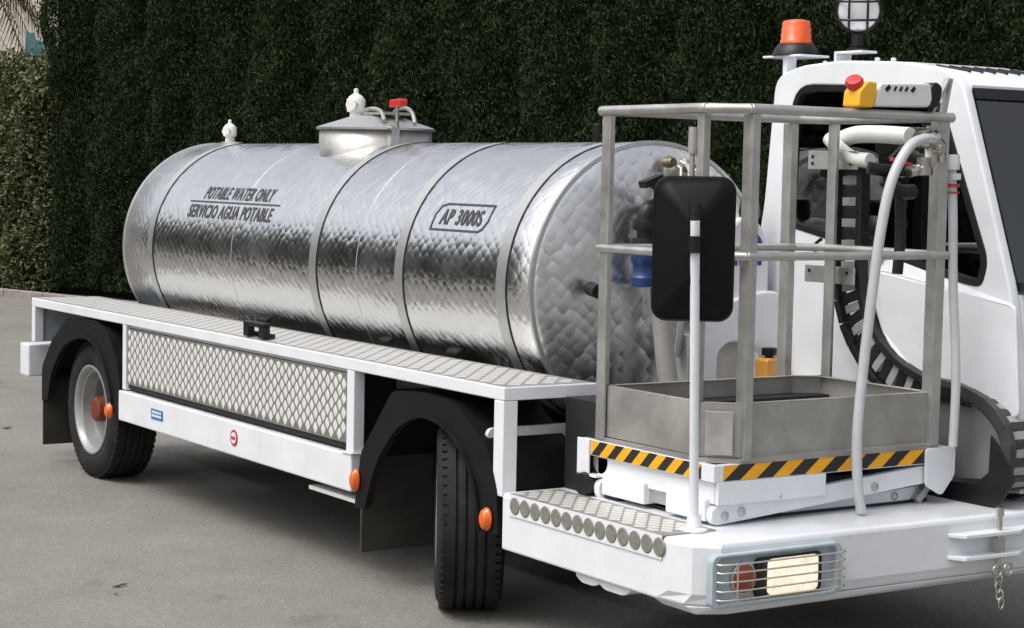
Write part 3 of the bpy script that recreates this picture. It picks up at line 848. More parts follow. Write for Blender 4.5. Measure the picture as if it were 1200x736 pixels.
hoop('weld_seam', -2.63, -2.622, TR - .002, TR + .0012, 'band'); hoop('weld_seam', -4.13, -4.122, TR - .002, TR + .0012, 'band')

# lettering wrapped on the shell
def on_shell(x, arc, lift=.0025):
    a = arc/TR; return V((x, YC - (TR + lift)*math.cos(a), TZ + (TR + lift)*math.sin(a)))
def shell_text(name, body, x0, x1, a0, a1, bold=.0):
    cu = bpy.data.curves.new('t', 'FONT'); cu.body = body; cu.size = 1; cu.offset = bold; cu.resolution_u = 4; cu.space_character = 1.12 + bold
    me = curve_to_mesh(name, cu)
    b2 = BM(); b2.from_mesh(me)
    lo = [min(v.co[i] for v in b2.verts) for i in (0, 1)]; hi = [max(v.co[i] for v in b2.verts) for i in (0, 1)]
    for v in b2.verts:
        v.co.x = x0 + (v.co.x - lo[0])/(hi[0]-lo[0])*(x1-x0); v.co.y = a0 + (v.co.y - lo[1])/(hi[1]-lo[1])*(a1-a0); v.co.z = 0
    bmesh.ops.triangulate(b2, faces=b2.faces[:])
    for _ in range(2):
        es = [e for e in b2.edges if abs(e.verts[0].co.y - e.verts[1].co.y) > .025]
        if es: bmesh.ops.subdivide_edges(b2, edges=es, cuts=1); bmesh.ops.triangulate(b2, faces=b2.faces[:])
    for v in b2.verts: v.co = on_shell(v.co.x, v.co.y)
    b2.to_mesh(me); b2.free(); me.materials.clear()
    return link(name, me, 'ink', TANK)
shell_text('lettering', 'POTABLE WATER ONLY', -4.70, -3.785, .337, .425, .027)
shell_text('lettering', 'SERVICIO AGUA POTABLE', -4.83, -3.70, .215, .301, .027)
shell_text('lettering', 'AP 3000S', -1.905, -1.535, .269, .354, .03)
def shell_strip(name, path, w):
    bm = BM()
    for (xa, aa), (xb, ab) in zip(path, path[1:]):
        n = max(1, int(abs(ab - aa)/.02)); d = V((xb - xa, ab - aa, 0)); L_ = d.length; d /= L_; s = V((-d.y, d.x, 0))*w/2
        e = d*w*.35
        for k in range(n):
            p, q = V((xa, aa, 0)) - e + (d*(L_) + 2*e)*(k/n), V((xa, aa, 0)) - e + (d*L_ + 2*e)*((k+1)/n)
            bm.faces.new([bm.verts.new(on_shell(c.x, c.y)) for c in (p - s, q - s, q + s, p + s)])
    mk(name, bm, 'ink', TANK)
shell_strip('rule_line', [(-4.86, .3195), (-3.655, .3195)], .010)
bx = [(-1.965, .243), (-1.54, .243), (-1.505, .256), (-1.478, .30), (-1.478, .38), (-1.90, .38), (-1.94, .366), (-1.965, .32), (-1.965, .243)]
shell_strip('sign_border', bx, .011)

# man hole hatch with lid, clamp, vent
HX, HY, HR = -3.64, YC, .315
bm = BM(); lathe(bm, [(HR + .028, .50), (HR + .006, .60), (HR + .006, .742)], (HX, HY, TZ), 'z', 56); HAT = mk('hatch_neck', bm, 'inox', TANK, smooth=40)
md = HAT.modifiers.new('wall', 'SOLIDIFY'); md.thickness = .006
bm = BM(); lathe(bm, [(HR + .022, .740), (HR + .024, .752), (HR + .005, .760), (.16, .812), (.10, .822), (0, .826)], (HX, HY, TZ), 'z', 56); mk('hatch_lid', bm, 'band', TANK, smooth=30)
bm = BM()   # locking lever arching across the lid
tube(bm, [(HX - .14, HY + .02, TZ + .80), (HX - .10, HY - .02, TZ + .845), (HX + .02, HY - .04, TZ + .862), (HX + .16, HY - .06, TZ + .845), (HX + .26, HY - .09, TZ + .79)], .012, 10, smooth_pts=5)
tube(bm, [(HX - .12, HY + .18, TZ + .80), (HX - .08, HY + .17, TZ + .855), (HX + .06, HY + .15, TZ + .872), (HX + .18, HY + .13, TZ + .845), (HX + .27, HY + .10, TZ + .78)], .012, 10, smooth_pts=5)
box(bm, HX - .02, HX + .20, HY - .07, HY + .12, TZ + .826, TZ + .842)
mk('locking_lever', bm, 'inox_dull', TANK, smooth=50)
bm = BM(); lathe(bm, [(.012, -.16), (.012, 0), (.03, .004)], (HX + .345, HY - .06, TZ + .86), 'z', 12)
bm2 = bm; bar(bm2, (HX + .33, HY - .08, TZ + .64), (HX + .35, HY - .08, TZ + .76), .05, .05); mk('clamp_bolt', bm2, 'chrome', TANK, smooth=50)
bm = BM(); prism(bm, smooth_loop([(HX + .29, TZ + .862), (HX + .42, TZ + .868), (HX + .42, TZ + .91), (HX + .30, TZ + .905)], .015), 'xz', HY - .085, HY - .035); mk('clamp_knob', bm, 'red', TANK, bevel=.006)
def vent(x, z0, s):
    bm = BM(); lathe(bm, [(.055*s, 0), (.055*s, .012*s), (.036*s, .02*s), (.034*s, .06*s), (.05*s, .065*s), (.052*s, .13*s), (.036*s, .15*s), (.014*s, .165*s), (.012*s, .19*s), (0, .195*s)], (x, YC, z0), 'z', 20)
    tube(bm, [(x, YC, z0 + .10*s), (x + .05*s, YC - .06*s, z0 + .10*s)], .03*s, 12)
    mk('vent_valve', bm, 'cream', TANK, smooth=45)
vent(-5.60, 2.07, .85); vent(-3.88, 2.19, 1.05)
bm = BM(); bm2 = bm; lathe(bm2, [(.07, 0), (.07, .02), (0, .022)], (-5.52, YC - .02, 2.068), 'z', 24); mk('filler_boss', bm2, 'band', TANK, smooth=40)
# dark bars standing in for small reflections low on the shell
for x in (-3.86, -2.46, -1.80):
    bm = BM(); p = on_shell(x, -.36, 0.004); bar(bm, p - V((.05, 0, 0)), p + V((.05, 0, 0)), .03, .02); mk('dark_reflection', bm, 'chassis', TANK, bevel=.004)

# ---- pipework on the tank head
XF = -.93
P_ = subempty('pipework', T)
bm = BM()
tube(bm, [(XF, 1.13, 1.79), (XF + .09, 1.10, 1.79), (XF + .10, 1.04, 1.79), (XF + .10, .965, 1.775), (XF + .10, .94, 1.74), (XF + .10, .94, 1.62)], .040, 14, smooth_pts=4)
lathe(bm, [(.058, 0), (.062, .02), (.058, .05)], (XF + .10, .94, 1.68), 'z', 16); lathe(bm, [(.06, 0), (.064, .03), (.06, .06), (.045, .06)], (XF + .10, .94, 1.585), 'z', 16)
bar(bm, (XF + .12, 1.01, 1.85), (XF + .12, .93, 1.895), .03, .02); bar(bm, (XF + .12, .90, 1.88), (XF + .12, 1.0, 1.915), .05, .03); tube(bm, [(XF + .11, 1.02, 1.79), (XF + .12, 1.0, 1.87)], .016, 8)
mk('black_elbow', bm, 'black', P_, smooth=50)
bm = BM(); lathe(bm, [(0, 0), (.055, 0), (.06, .04), (.052, .05), (.052, .10), (.062, .11), (.062, .15), (0, .15)], (XF + .11, .93, 1.43), 'z', 18)
mk('blue_coupling', bm, 'blue', P_, smooth=45)
bm = BM(); lathe(bm, [(.058, 0), (.062, .02), (.058, .04)], (XF + .12, 1.005, 1.425), 'z', 18); tube(bm, [(XF + .17, .98, 1.44), (XF + .19, 1.05, 1.46)], .012, 8); mk('hose_clamp', bm, 'chrome', P_, smooth=45)
bm = BM(); tube(bm, [(XF + .12, 1.005, 1.47), (XF + .125, 1.02, 1.3), (XF + .15, 1.05, 1.0), (XF + .2, 1.07, .80)], .045, 14, smooth_pts=5); mk('drain_hose', bm, 'hosegrey', P_, smooth=60)
bm = BM()
for y, z0, z1 in ((1.17, 1.2, 1.98), (1.215, 1.35, 1.99), (1.26, 1.3, 1.97), (1.31, 1.2, 1.95)): tube(bm, [(XF - .01, y, z1), (XF + .05, y, z1 - .02), (XF + .05, y + .01, z0)], .009, 8)
tube(bm, [(XF + .06, 1.16, 1.10), (XF + .06, 1.19, 1.30)], .02, 10)
mk('gauge_pipe', bm, 'inox', P_, smooth=50)
for y, z in ((1.14, 1.985), (1.25, 1.965), (1.33, 1.955)):
    bm = BM(); lathe(bm, [(0, 0), (.024, 0), (.028, .03), (.02, .06), (0, .06)], (XF - .03, y, z), 'x', 12)
    mk('brass_valve', bm, 'greenglass', P_, smooth=45)
bm = BM(); lathe(bm, [(0, 0), (.03, 0), (.03, .05), (0, .055)], (XF - .01, 1.37, 1.90), 'x', 14); mk('gauge', bm, 'bezel', P_, smooth=45)
bm = BM(); bar(bm, (XF + .05, 1.185, 2.0), (XF + .07, 1.205, 1.94), .02, .012); mk('valve_handle', bm, 'white', P_, bevel=.003)
bm = BM(); tube(bm, [(XF + .02, .70, 1.42), (XF + .1, .69, 1.41)], .032, 12); mk('outlet_stub', bm, 'black', P_, smooth=45)

# white header tank with a blue logo beside the cab
bm = BM(); prism(bm, smooth_loop([(1.36, 1.30), (1.64, 1.30), (1.64, 1.62), (1.56, 1.74), (1.44, 1.74), (1.36, 1.62)], .08), 'yz', -.93, -.80); hd = mk('header_bottle', bm, 'white', T, bevel=.015)
bm = BM()
pts = [(-.798, 1.50 + .085*math.cos(a), 1.585 + .085*math.sin(a)) for a in [PI*.05 + k*PI*.5/8 for k in range(9)]]
for a, b_ in zip(pts, pts[1:]): bar(bm, a, b_, .003, .028, up=(V(a) - V((-.798, 1.5, 1.585))))
mk('blue_logo', bm, 'logo', hd)
bm = BM()
for k in range(5): box(bm, -.7985, -.797, 1.42 + k*.036, 1.445 + k*.036, 1.52, 1.55)
mk('blue_lettering', bm, 'logo', hd)
bm = BM(); lathe(bm, [(0, 0), (.045, 0), (.05, .03), (.04, .09), (0, .09)], (-.86, 1.56, 1.735), 'z', 16); mk('bottle_cap', bm, 'black', hd, smooth=45)

# ---- CAB
Y0, Y1 = 1.70, 2.33
side = [(-1.40, .66), (.60, .66), (.70, .80), (.675, 1.148), (.619, 1.473), (.315, 2.325), (.23, 2.385), (-.03, 2.432), (-.43, 2.452), (-.70, 2.438), (-.868, 2.39), (-.925, 1.796), (-.975, 1.553), (-1.061, 1.387), (-1.282, 1.282), (-1.37, 1.18), (-1.40, .95)]
side_r = smooth_loop(side, .07)
win = smooth_loop([(-.735, 2.352), (.105, 2.318), (.205, 2.235), (.485, 1.60), (.455, 1.496), (.385, 1.50), (-.72, 1.70), (-.765, 1.742)], .13)
arch = smooth_loop([(-1.235, .90), (-.955, .90), (-.955, 1.10), (-1.02, 1.135), (-1.13, 1.14), (-1.225, 1.08)], .06)
CAB = link('cab', plate_mesh('cab', side_r, [win, arch], .05, .010, XZ(Y0 + .025)), 'white', T, smooth=35)
link('far_side', plate_mesh('far_side', side_r, [win], .05, .010, XZ(Y1)), 'white', CAB, smooth=35)
# gasket + panes
def inset(pl, d):
    cx = sum(p[0] for p in pl)/len(pl); cz = sum(p[1] for p in pl)/len(pl)
    out = []
    for i, p in enumerate(pl):
        a, c = V(pl[i-1]).to_2d(), V(pl[(i+1) % len(pl)]).to_2d(); t = (c - a).normalized(); nn = V((-t.y, t.x))
        if nn.dot(V((cx, cz)) - V(p).to_2d()) < 0: nn = -nn
        q = V(p).to_2d() + nn*d; out.append((q.x, q.y))
    return out
for y, nm in ((Y0 + .012, 'n'), (Y1 + .012, 'f')):
    link('window_gasket', plate_mesh('window_gasket', inset(win, -.004), [inset(win, .028)], .032, .003, XZ(y)), 'black', CAB)
    bm = BM(); prism(bm, inset(win, .02), 'xz', y + .004, y + .009); mk('side_window', bm, 'glass', CAB)
# roof skin, back wall, floor
bm = BM()
prof = [(.315, 2.325), (.23, 2.385), (-.03, 2.432), (-.43, 2.452), (-.70, 2.438), (-.868, 2.39)]
inn = [(x, z - .04) for x, z in prof[::-1]]
prism(bm, prof + inn, 'xz', Y0 + .052, Y1 - .027); mk('roof', bm, 'white', CAB, smooth=25)
bm = BM()
for k in range(7):
    bm = BM(); y = Y0 + .10 + k*.075
    bar(bm, (.065, y, 2.4185), (.235, y + .02, 2.3865), .016, .006, up=(.19, 0, 1))
    mk('roof_louvre', bm, 'chassis', CAB)
bm = BM()
prism(bm, [(-.868, 2.34), (-.925, 1.796), (-.975, 1.553), (-1.0, .70), (-.96, .70), (-.94, 1.553), (-.89, 1.796), (-.83, 2.34)], 'xz', Y0 + .052, Y1 - .027); mk('rear_wall', bm, 'cabin', CAB)
bm = BM(); box(bm, -1.36, .66, Y0 + .052, Y1 - .027, .66, .78); mk('cab_floor', bm, 'cabin', CAB)
bm = BM(); prism(bm, [(.615, 1.47), (.672, 1.148), (.70, .80), (.60, .78), (.585, 1.47)], 'xz', Y0 + .052, Y1 - .027); mk('front_panel', bm, 'white', CAB, bevel=.006)
# front screen
def lerp2(a, b_, t): return (a[0] + (b_[0]-a[0])*t, a[1] + (b_[1]-a[1])*t)
A_, B_ = (.612, 1.49), (.322, 2.305)
bm = BM(); prism(bm, [lerp2(A_, B_, .0), lerp2(A_, B_, 1.), (B_[0] - .007, B_[1]), (A_[0] - .007, A_[1])], 'xz', Y0 + .055, Y1 - .03); mk('windscreen', bm, 'screen', CAB)
for t0, t1 in ((-.01, .035), (.955, 1.01)):
    bm = BM()
    p, q = lerp2(A_, B_, t0), lerp2(A_, B_, t1)
    prism(bm, [(p[0] + .012, p[1]), (q[0] + .012, q[1]), (q[0] - .02, q[1]), (p[0] - .02, p[1])], 'xz', Y0 + .053, Y1 - .028)
    mk('screen_gasket', bm, 'black', CAB)
bm = BM(); p, q = (.635, Y0 + .14), (.42, Y0 + .26)
bar(bm, (.628, Y0 + .16, 1.52), (.555, Y0 + .30, 1.78), .014, .01, up=(1, 0, .35)); bar(bm, (.60, Y0 + .24, 1.64), (.46, Y0 + .34, 2.02), .012, .014, up=(1, 0, .35)); mk('wiper', bm, 'black', CAB)
# far A pillar and interior
bm = BM(); box(bm, -.56, -.06, Y0 + .10, Y1 - .09, 1.12, 1.30); prism(bm, [(-.62, 1.18), (-.46, 1.18), (-.58, 1.92), (-.70, 1.92)], 'xz', Y0 + .13, Y1 - .12)
box(bm, -.66, -.57, Y0 + .22, Y1 - .21, 1.93, 2.07); mk('driver_seat', bm, 'seat', CAB, bevel=.03, seg=3)
bm = BM(); prism(bm, [(.57, 1.45), (.34, 1.50), (.26, 1.40), (.30, 1.0), (.57, 1.0)], 'xz', Y0 + .06, Y1 - .04); mk('dashboard', bm, 'cabin', CAB, bevel=.01)
bm = BM()
sc_ = V((.20, (Y0+Y1)/2, 1.56)); nrm = V((-.55, 0, .83)).normalized(); sx = V((0, 1, 0)); sy = nrm.cross(sx)
tube(bm, [sc_ + (sx*math.cos(2*PI*k/28) + sy*math.sin(2*PI*k/28))*.20 for k in range(28)], .014, 8, closed=True)
bar(bm, sc_ - sx*.2, sc_ + sx*.2, .03, .012, up=nrm); tube(bm, [sc_, sc_ - nrm*.25], .02, 8); mk('steering_wheel', bm, 'black', CAB, smooth=60)
bm = BM(); box(bm, .0, .05, Y1 - .07, Y1 - .03, 1.90, 2.30); mk('screen_pillar', bm, 'cream', CAB)
bm = BM(); box(bm, -.85, .34, Y1 - .06, Y1 - .03, 1.855, 1.915); box(bm, -.885, -.85, Y0 + .055, Y1 - .03, 1.85, 1.92); mk('cab_rail', bm, 'cream', CAB)
FEN = [(1.238, .80), (1.232, 1.288), (1.292, 1.325), (1.426, 1.369), (1.582, 1.402), (1.695, 1.40), (1.695, .80)]
fhole = smooth_loop([(1.33, .86), (1.328, 1.12), (1.383, 1.167), (1.499, 1.171), (1.557, 1.13), (1.56, .86)], .05)
link('cab_fender', plate_mesh('cab_fender', smooth_loop(FEN, .05), [fhole], .05, .012, YZ(-.80)), 'white', CAB, smooth=35)
bm = BM(); box(bm, -.99, -.83, 1.20, 1.69, .82, 1.20); mk('fender_recess', bm, 'cabin', CAB)
# dark wheel-well behind the arch opening and the yellow bottle
bm = BM(); prism(bm, [(-1.25, .88), (-.94, .88), (-.94, 1.16), (-1.25, 1.16)], 'xz', Y0 + .06, Y0 + .30); mk('wheel_well', bm, 'cabin', CAB)
bm = BM(); prism(bm, rrect(1.54, 1.665, .95, 1.098, .02), 'yz', -.77, -.68); bot_ = mk('fluid_reservoir', bm, 'yellow', T, bevel=.012)
M['resv'] = mat('amber_fluid_plastic', (.62, .30, .06), .35, noise=.1, nscale=10); bot_.data.materials[0] = M['resv']
bm = BM(); lathe(bm, [(.02, -.04), (.02, 0), (.036, .001), (.036, .035), (0, .038)], (-.725, 1.59, 1.108), 'z', 18); mk('reservoir_cap', bm, 'black', bot_, smooth=45)
bm = BM(); box(bm, -1.42, -.30, 1.50, 1.695, .90, .955); mk('cab_step', bm, 'white', T, bevel=.006)
# bulging cover beside the cab
bm = BM()
cov = [(-.10, 1.60), (.66, 1.43), (.70, .98), (.35, .93), (.06, 1.14), (-.06, 1.29), (-.115, 1.42)]
inner = [(x + (.30 - x)*.0, z) for x, z in cov]
c_ = (.32, 1.25)
back = [bm.verts.new((x, Y0 - .003, z)) for x, z in smooth_loop(cov, .03, 3)]
wt = lambda x: min(1, max(0, (.55 - x)/.5))
frnt = [bm.verts.new((x + (c_[0]-x)*.16*wt(x), Y0 - .02 - .095*wt(x), z + (c_[1]-z)*.16*wt(x))) for x, z in smooth_loop(cov, .03, 3)]
bm.faces.new(frnt); bm.faces.new(back[::-1])
for k in range(len(back)): bm.faces.new((back[k], back[(k+1) % len(back)], frnt[(k+1) % len(back)], frnt[k]))
mk('side_cover', bm, 'white', CAB, bevel=.015, seg=3)

# beacon
bm = BM(); box(bm, -1.07, -.80, 1.79, 1.97, 2.490, 2.500); box(bm, -.935, -.905, 1.80, 1.86, 2.30, 2.4905)
BE = mk('beacon', bm, 'white', T, bevel=.003)
bq = (-.935, 1.88, 2.5005)
bm = BM(); lathe(bm, [(.112, .0), (.108, .02), (.086, .052), (.080, .056)], bq, 'z', 28); mk('beacon_base', bm, 'black', BE, smooth=40)
bm = BM(); lathe(bm, [(.076, .054), (.077, .070), (.072, .074), (.074, .100), (.070, .104), (.072, .128), (.068, .132), (.069, .150), (.062, .162), (.036, .169), (0, .171)], bq, 'z', 40); mk('beacon_lens', bm, 'orange', BE, smooth=60)
# work lamp, facing the camera side
WL = subempty('work_lamp', T)
wc = V((-.56, 1.92, 2.695)); ax = V((.72, -.68, -.14)).normalized(); b1 = ax.cross(V((0,0,1))).normalized(); b2 = b1.cross(ax)
AX = (ax, b1, b2)
bm = BM(); lathe(bm, [(0, -.09), (.05, -.085), (.08, -.05), (.103, 0), (.107, .02), (.094, .022)], wc, AX, 36); mk('lamp_body', bm, 'black', WL, smooth=40)
bm = BM(); lathe(bm, [(.096, .016), (.072, .026), (.04, .034), (0, .036)], wc, AX, 36); mk('lamp_glass', bm, 'lamp', WL, smooth=50)
bm = BM()
for t in (-.042, .042):
    e = math.sqrt(.100**2 - t*t)
    tube(bm, [wc + ax*.02 + b1*t - b2*e, wc + ax*.052 + b1*t - b2*e*.6, wc + ax*.056 + b1*t + b2*e*.6, wc + ax*.02 + b1*t + b2*e], .0055, 8)
    tube(bm, [wc + ax*.02 + b2*t - b1*e, wc + ax*.052 + b2*t - b1*e*.6, wc + ax*.056 + b2*t + b1*e*.6, wc + ax*.02 + b2*t + b1*e], .0055, 8)
mk('lamp_guard', bm, 'black', WL, smooth=50)
bm = BM(); tube(bm, [wc + V((0, 0, -.11)), wc + V((0, 0, -.165))], .03, 12); lathe(bm, [(.05, 0), (.05, .012), (0, .014)], wc + V((0, 0, -.185)), 'z', 18); mk('lamp_foot', bm, 'black', WL, smooth=45)
bm = BM(); box(bm, -.65, -.47, 1.86, 1.96, 2.497, 2.508); box(bm, -.65, -.638, 1.86, 1.96, 2.43, 2.497); mk('lamp_bracket', bm, 'white', WL, bevel=.003)
bm = BM()
for x, z in ((-.64, 2.447), (-.30, 2.45), (-.20, 2.445)): lathe(bm, [(.012, 0), (.012, .012), (0, .016)], (x, 1.80, z), 'z', 10)
mk('roof_bolt', bm, 'white', CAB, smooth=40)

# ---- BASKET: railed work platform on a scissor lift
bx0, bx1, b0, b1, zt, zm, zf, zk = -.257, .512, .281, 1.43, 2.176, 1.628, .872, 1.072
ca = .12
cor = [(bx0, b0), (bx1 - ca, b0), (bx1, b0 + ca), (bx1, b1), (bx0 + .07, b1), (bx0, b1 - .12)]
BK = subempty('lift_basket', T)
def ring_rail(z, r, nm):
    n = len(cor)
    for i in range(n):
        a, c = V((*cor[i], z)), V((*cor[(i+1) % n], z)); bm = BM(); d = (c - a).normalized()*r*.6
        tube(bm, [a - d, c + d], r, 14); mk(nm, bm, 'inox', BK, smooth=50)
ring_rail(zt, .0195, 'top_rail'); ring_rail(zm, .0165, 'mid_rail')
def post(x, y, dx, dy, w=.054, t=.012):
    """angle-iron upright: two flanges"""
    bm = BM()
    d = V((dx, dy, 0)).normalized(); s = V((-d.y, d.x, 0))
    bar(bm, (x, y, zf - .01), (x, y, zt - .018), w, t, up=s)
    p = V((x, y, 0)) - d*(w/2 - t/2) + s*(.022 + t/2)
    bar(bm, (p.x, p.y, zf - .01), (p.x, p.y, zt - .018), t, .044, up=s)
    mk('basket_post', bm, 'inox', BK, bevel=.002)
post(bx0 + .03, b0 + .0, 1, 0); post(bx1 - ca - .02, b0 + .0, 1, 0, .040); post(bx1, b0 + ca + .025, 0, 1, .038); post(bx1, b1 - .03, 0, 1, .050)
post(bx0 + .092, b1, 1, 0, .052); post(bx0, b1 - .14, 0, 1, .038)
# kick panels of folded sheet
n = len(cor)
for i in range(n):
    a, c = V((*cor[i], 0)), V((*cor[(i+1) % n], 0)); d = (c - a).normalized(); inn_ = V((-d.y, d.x, 0))
    bm = BM()
    a2, c2 = a + d*.004 + inn_*.016, c - d*.004 + inn_*.016
    bar(bm, a2 + V((0, 0, (zf+zk)/2)), c2 + V((0, 0, (zf+zk)/2)), .004, zk - zf)
    bar(bm, a2 + inn_*.012 + V((0, 0, zk + .0025)), c2 + inn_*.012 + V((0, 0, zk + .0025)), .028, .004)
    mk('kick_panel', bm, 'inox_dull', BK, bevel=.0015)
bm = BM(); mid = (V((*cor[1], 0)) + V((*cor[2], 0)))/2 + V((.008, -.008, 0)); d = V((1, 1, 0)).normalized()
bar(bm, mid - d*.052 + V((0, 0, .965)), mid + d*.052 + V((0, 0, .965)), .006, .165); mk('corner_plate', bm, 'inox', BK, bevel=.002)
bm = BM(); prism(bm, cor, 'xy', zf - .022, zf - .004); mk('basket_floor', bm, 'inox_dull', BK)
bm = BM(); tube(bm, [(bx1 - ca - .055, b0 - .012, zt - .12), (bx1 - ca - .055, b0 - .012, zt - .42)], .010, 8)
lathe(bm, [(.017, 0), (.019, .02), (.017, .10)], (bx1 - ca - .055, b0 - .012, zt - .17), 'z', 12); mk('gate_bolt', bm, 'inox_dull', BK, smooth=45)
bm = BM(); box(bm, bx0 - .03, bx0 + .0, b0 - .03, b0 - .008, 2.05, 2.125); mk('post_clip', bm, 'black', BK, bevel=.006)

# tray under the basket with hazard tape
hx0, hx1, h0, h1, zh1, zh0 = -.35, .508, .275, 1.50, .851, .789
bm = BM()
box(bm, hx0, hx1, h0, h0 + .03, zh0 - .002, zh1); box(bm, hx1 - .03, hx1, h0 + .03, h1, zh0 - .002, zh1)
box(bm, hx0, hx0 + .03, h0 + .03, h1, zh0 - .002, zh1); box(bm, hx0 + .03, hx1 - .03, h1 - .03, h1, zh0 - .002, zh1)
box(bm, hx0 + .03, hx1 - .03, h0 + .03, h1 - .03, zh1 - .03, zh1 - .01)
TRAY = mk('lift_tray', bm, 'white', T, bevel=.003)
def tape(nm, a, b_, nrm, n_, lean):
    """diagonal black/yellow tape along a->b, clipped to the strip"""
    a, b_, nrm = V(a), V(b_), V(nrm); L_ = (b_ - a).length; d = (b_ - a).normalized(); H = zh1 - zh0 - .004
    bm = BM(); p = L_/n_/2
    k = -3
    while k*p < L_ + 3*p:
        q = [(k*p, 0), ((k+1)*p, 0), ((k+1)*p + lean, H), (k*p + lean, H)]
        def clip(poly, f, v0, inside):
            out = []
            for i in range(len(poly)):
                s_, e_ = poly[i-1], poly[i]
                si, ei = inside(s_), inside(e_)
                if si != ei:
                    t = (v0 - s_[0])/(e_[0]-s_[0]); out.append((v0, s_[1] + t*(e_[1]-s_[1])))
                if ei: out.append(e_)
            return out
        q = clip(q, 0, 0, lambda z: z[0] >= 0)
        if q: q = clip(q, 0, L_, lambda z: z[0] <= L_)
        if len(q) >= 3:
            bm.faces.new([bm.verts.new(a + d*x + V((0, 0, zh0 + .002 + z)) + nrm*.002) for x, z in q]).material_index = k % 2
        k += 1
    mk(nm, bm, ['hazblk', 'hazyel'], TRAY)
tape('hazard_tape', (hx0 + .075, h0, 0), (hx1 - .075, h0, 0), (0, -1, 0), 6.5, .06)
tape('hazard_tape', (hx1, h0 + .045, 0), (hx1, h1 - .12, 0), (1, 0, 0), 6.6, .075)
# white corner bracket, foot bracket
bm = BM(); prism(bm, smooth_loop([(1.355, zh1 + .001), (1.52, zh1 + .001), (1.52, .735), (1.45, .655), (1.36, .70)], .02), 'yz', hx1 + .001, hx1 + .013); mk('tray_bracket', bm, 'white', TRAY, bevel=.002)
bm = BM(); box(bm, hx0 - .012, hx0 + .07, h0 - .012, h0 - .001, .70, zh1 + .002); box(bm, hx0 - .012, hx0 + .12, h0 - .012, h0 + .04, .70, .712); mk('tray_bracket', bm, 'white', TRAY, bevel=.004)
bm = BM(); lathe(bm, [(0, 0), (.05, 0), (.05, .06), (0, .06)], (hx0 + .11, h0 + .02, .765), 'y', 20); mk('buffer', bm, 'inox', TRAY, smooth=45)
# scissor base + arms
SC = subempty('scissor_lift', T)
bm = BM()
box(bm, -.26, hx1 - .02, h0 + .02, h0 + .075, .70, .786); mk('lift_beam', bm, 'white', SC, bevel=.006)
bm = BM(); box(bm, -.20, .47, h1 - .09, h1 - .03, .70, .786); mk('lift_beam', bm, 'white', SC, bevel=.006)
bm = BM(); box(bm, hx1 - .016, hx1 + .004, h0 + .02, .83, .700, .787); mk('cover_plate', bm, 'white', SC, bevel=.003)
bm = BM(); box(bm, -.20, .08, h0 + .0, h0 + .09, .640, .725); mk('slide_block', bm, 'white', SC, bevel=.004)
bm = BM(); box(bm, .22, .46, h0 - .0, h0 + .10, .635, .720); mk('slide_block', bm, 'white', SC, bevel=.004)
bm = BM(); box(bm, .06, .24, h0 + .03, h0 + .08, .65, .70); mk('slide_rod', bm, 'inox', SC, bevel=.004)
bm = BM(); lathe(bm, [(0, 0), (.045, 0), (.05, .02), (.045, .05), (0, .05)], (-.30, h0 - .03, .668), 'y', 22); mk('roller', bm, 'black', SC, smooth=45)
def arm(x, ya, za, yb, zb, w, nm='scissor_arm'):
    bm = BM(); d = V((yb - ya, zb - za)); L_ = d.length; ang = math.atan2(d.y, d.x)
    pl = rrect(-w/2, L_ + w/2, -w/2, w/2, w*.42, 6)
    pl = [(ya + x_*math.cos(ang) - z_*math.sin(ang), za + x_*math.sin(ang) + z_*math.cos(ang)) for x_, z_ in pl]
    prism(bm, pl, 'yz', x, x + .035); o = mk(nm, bm, 'white', SC, bevel=.003)
    return o
def bolt(x, y, z, r=.017):
    bm = BM(); lathe(bm, [(r, 0), (r, .006), (r*.5, .012), (0, .012)], (x, y, z), 'x', 14); mk('pivot_bolt', bm, 'inox', SC, smooth=40)
arm(.462, .315, .660, 1.36, .742, .072); arm(.40, .70, .622, 1.42, .662, .052)
bm = BM(); box(bm, .33, .35, .40, 1.40, .634, .74); mk('lift_gap_shade', bm, 'chassis', SC)  # dark plate standing in for the shade between the folded arms
arm(-.25, .315, .655, 1.36, .735, .085); arm(-.21, .46, .70, 1.34, .655, .085)
bolt(.497, .34, .657); bolt(.497, .42, .668); bolt(.504, .60, .715, .008); bolt(.497, 1.10, .713, .018); bolt(.4355, 1.27, .654, .016)
bm = BM(); bar(bm, (.455, 1.37, .63), (.455, 1.50, .76), .03, .03, up=(1, 0, 0)); mk('lift_strut', bm, 'inox', SC)
bm = BM(); box(bm, -.30, .44, h0 + .06, h1 - .05, .6215, .632); mk('lift_base', bm, 'chassis', SC)  # base coloured black to paint the shade under the arms

# ---- control pendant on the top rail
CP = subempty('control_pendant', T)
bm = BM(); prism(bm, smooth_loop([(.99, 2.205), (1.285, 2.212), (1.30, 2.24), (1.29, 2.305), (1.02, 2.295)], .015), 'yz', .455, .54); mk('pendant_case', bm, 'cream', CP, bevel=.008)
bm = BM(); prism(bm, smooth_loop([(.905, 2.20), (.985, 2.20), (1.0, 2.297), (.95, 2.30), (.91, 2.26)], .012), 'yz', .452, .545); mk('pendant_end', bm, 'yellow', CP, bevel=.006)
bm = BM(); eax = V((.35, -.55, .76)).normalized(); eb = eax.cross(V((0, 1, 0))).normalized(); ec = eax.cross(eb)
lathe(bm, [(.018, -.03), (.018, .01), (.032, .012), (.036, .03), (.03, .042), (0, .046)], V((.49, .935, 2.275)), (eax, eb, ec), 24); mk('stop_button', bm, 'red', CP, smooth=45)
bm = BM()
for y, s in ((1.055, .026), (1.095, .014), (1.125, .015), (1.155, .016), (1.19, .022)): 
    bar(bm, (.5415, y - s*.3, 2.275 - .006), (.5415, y + s*.5, 2.275 + .010), .004, s*.62, up=(0, 0, 1))
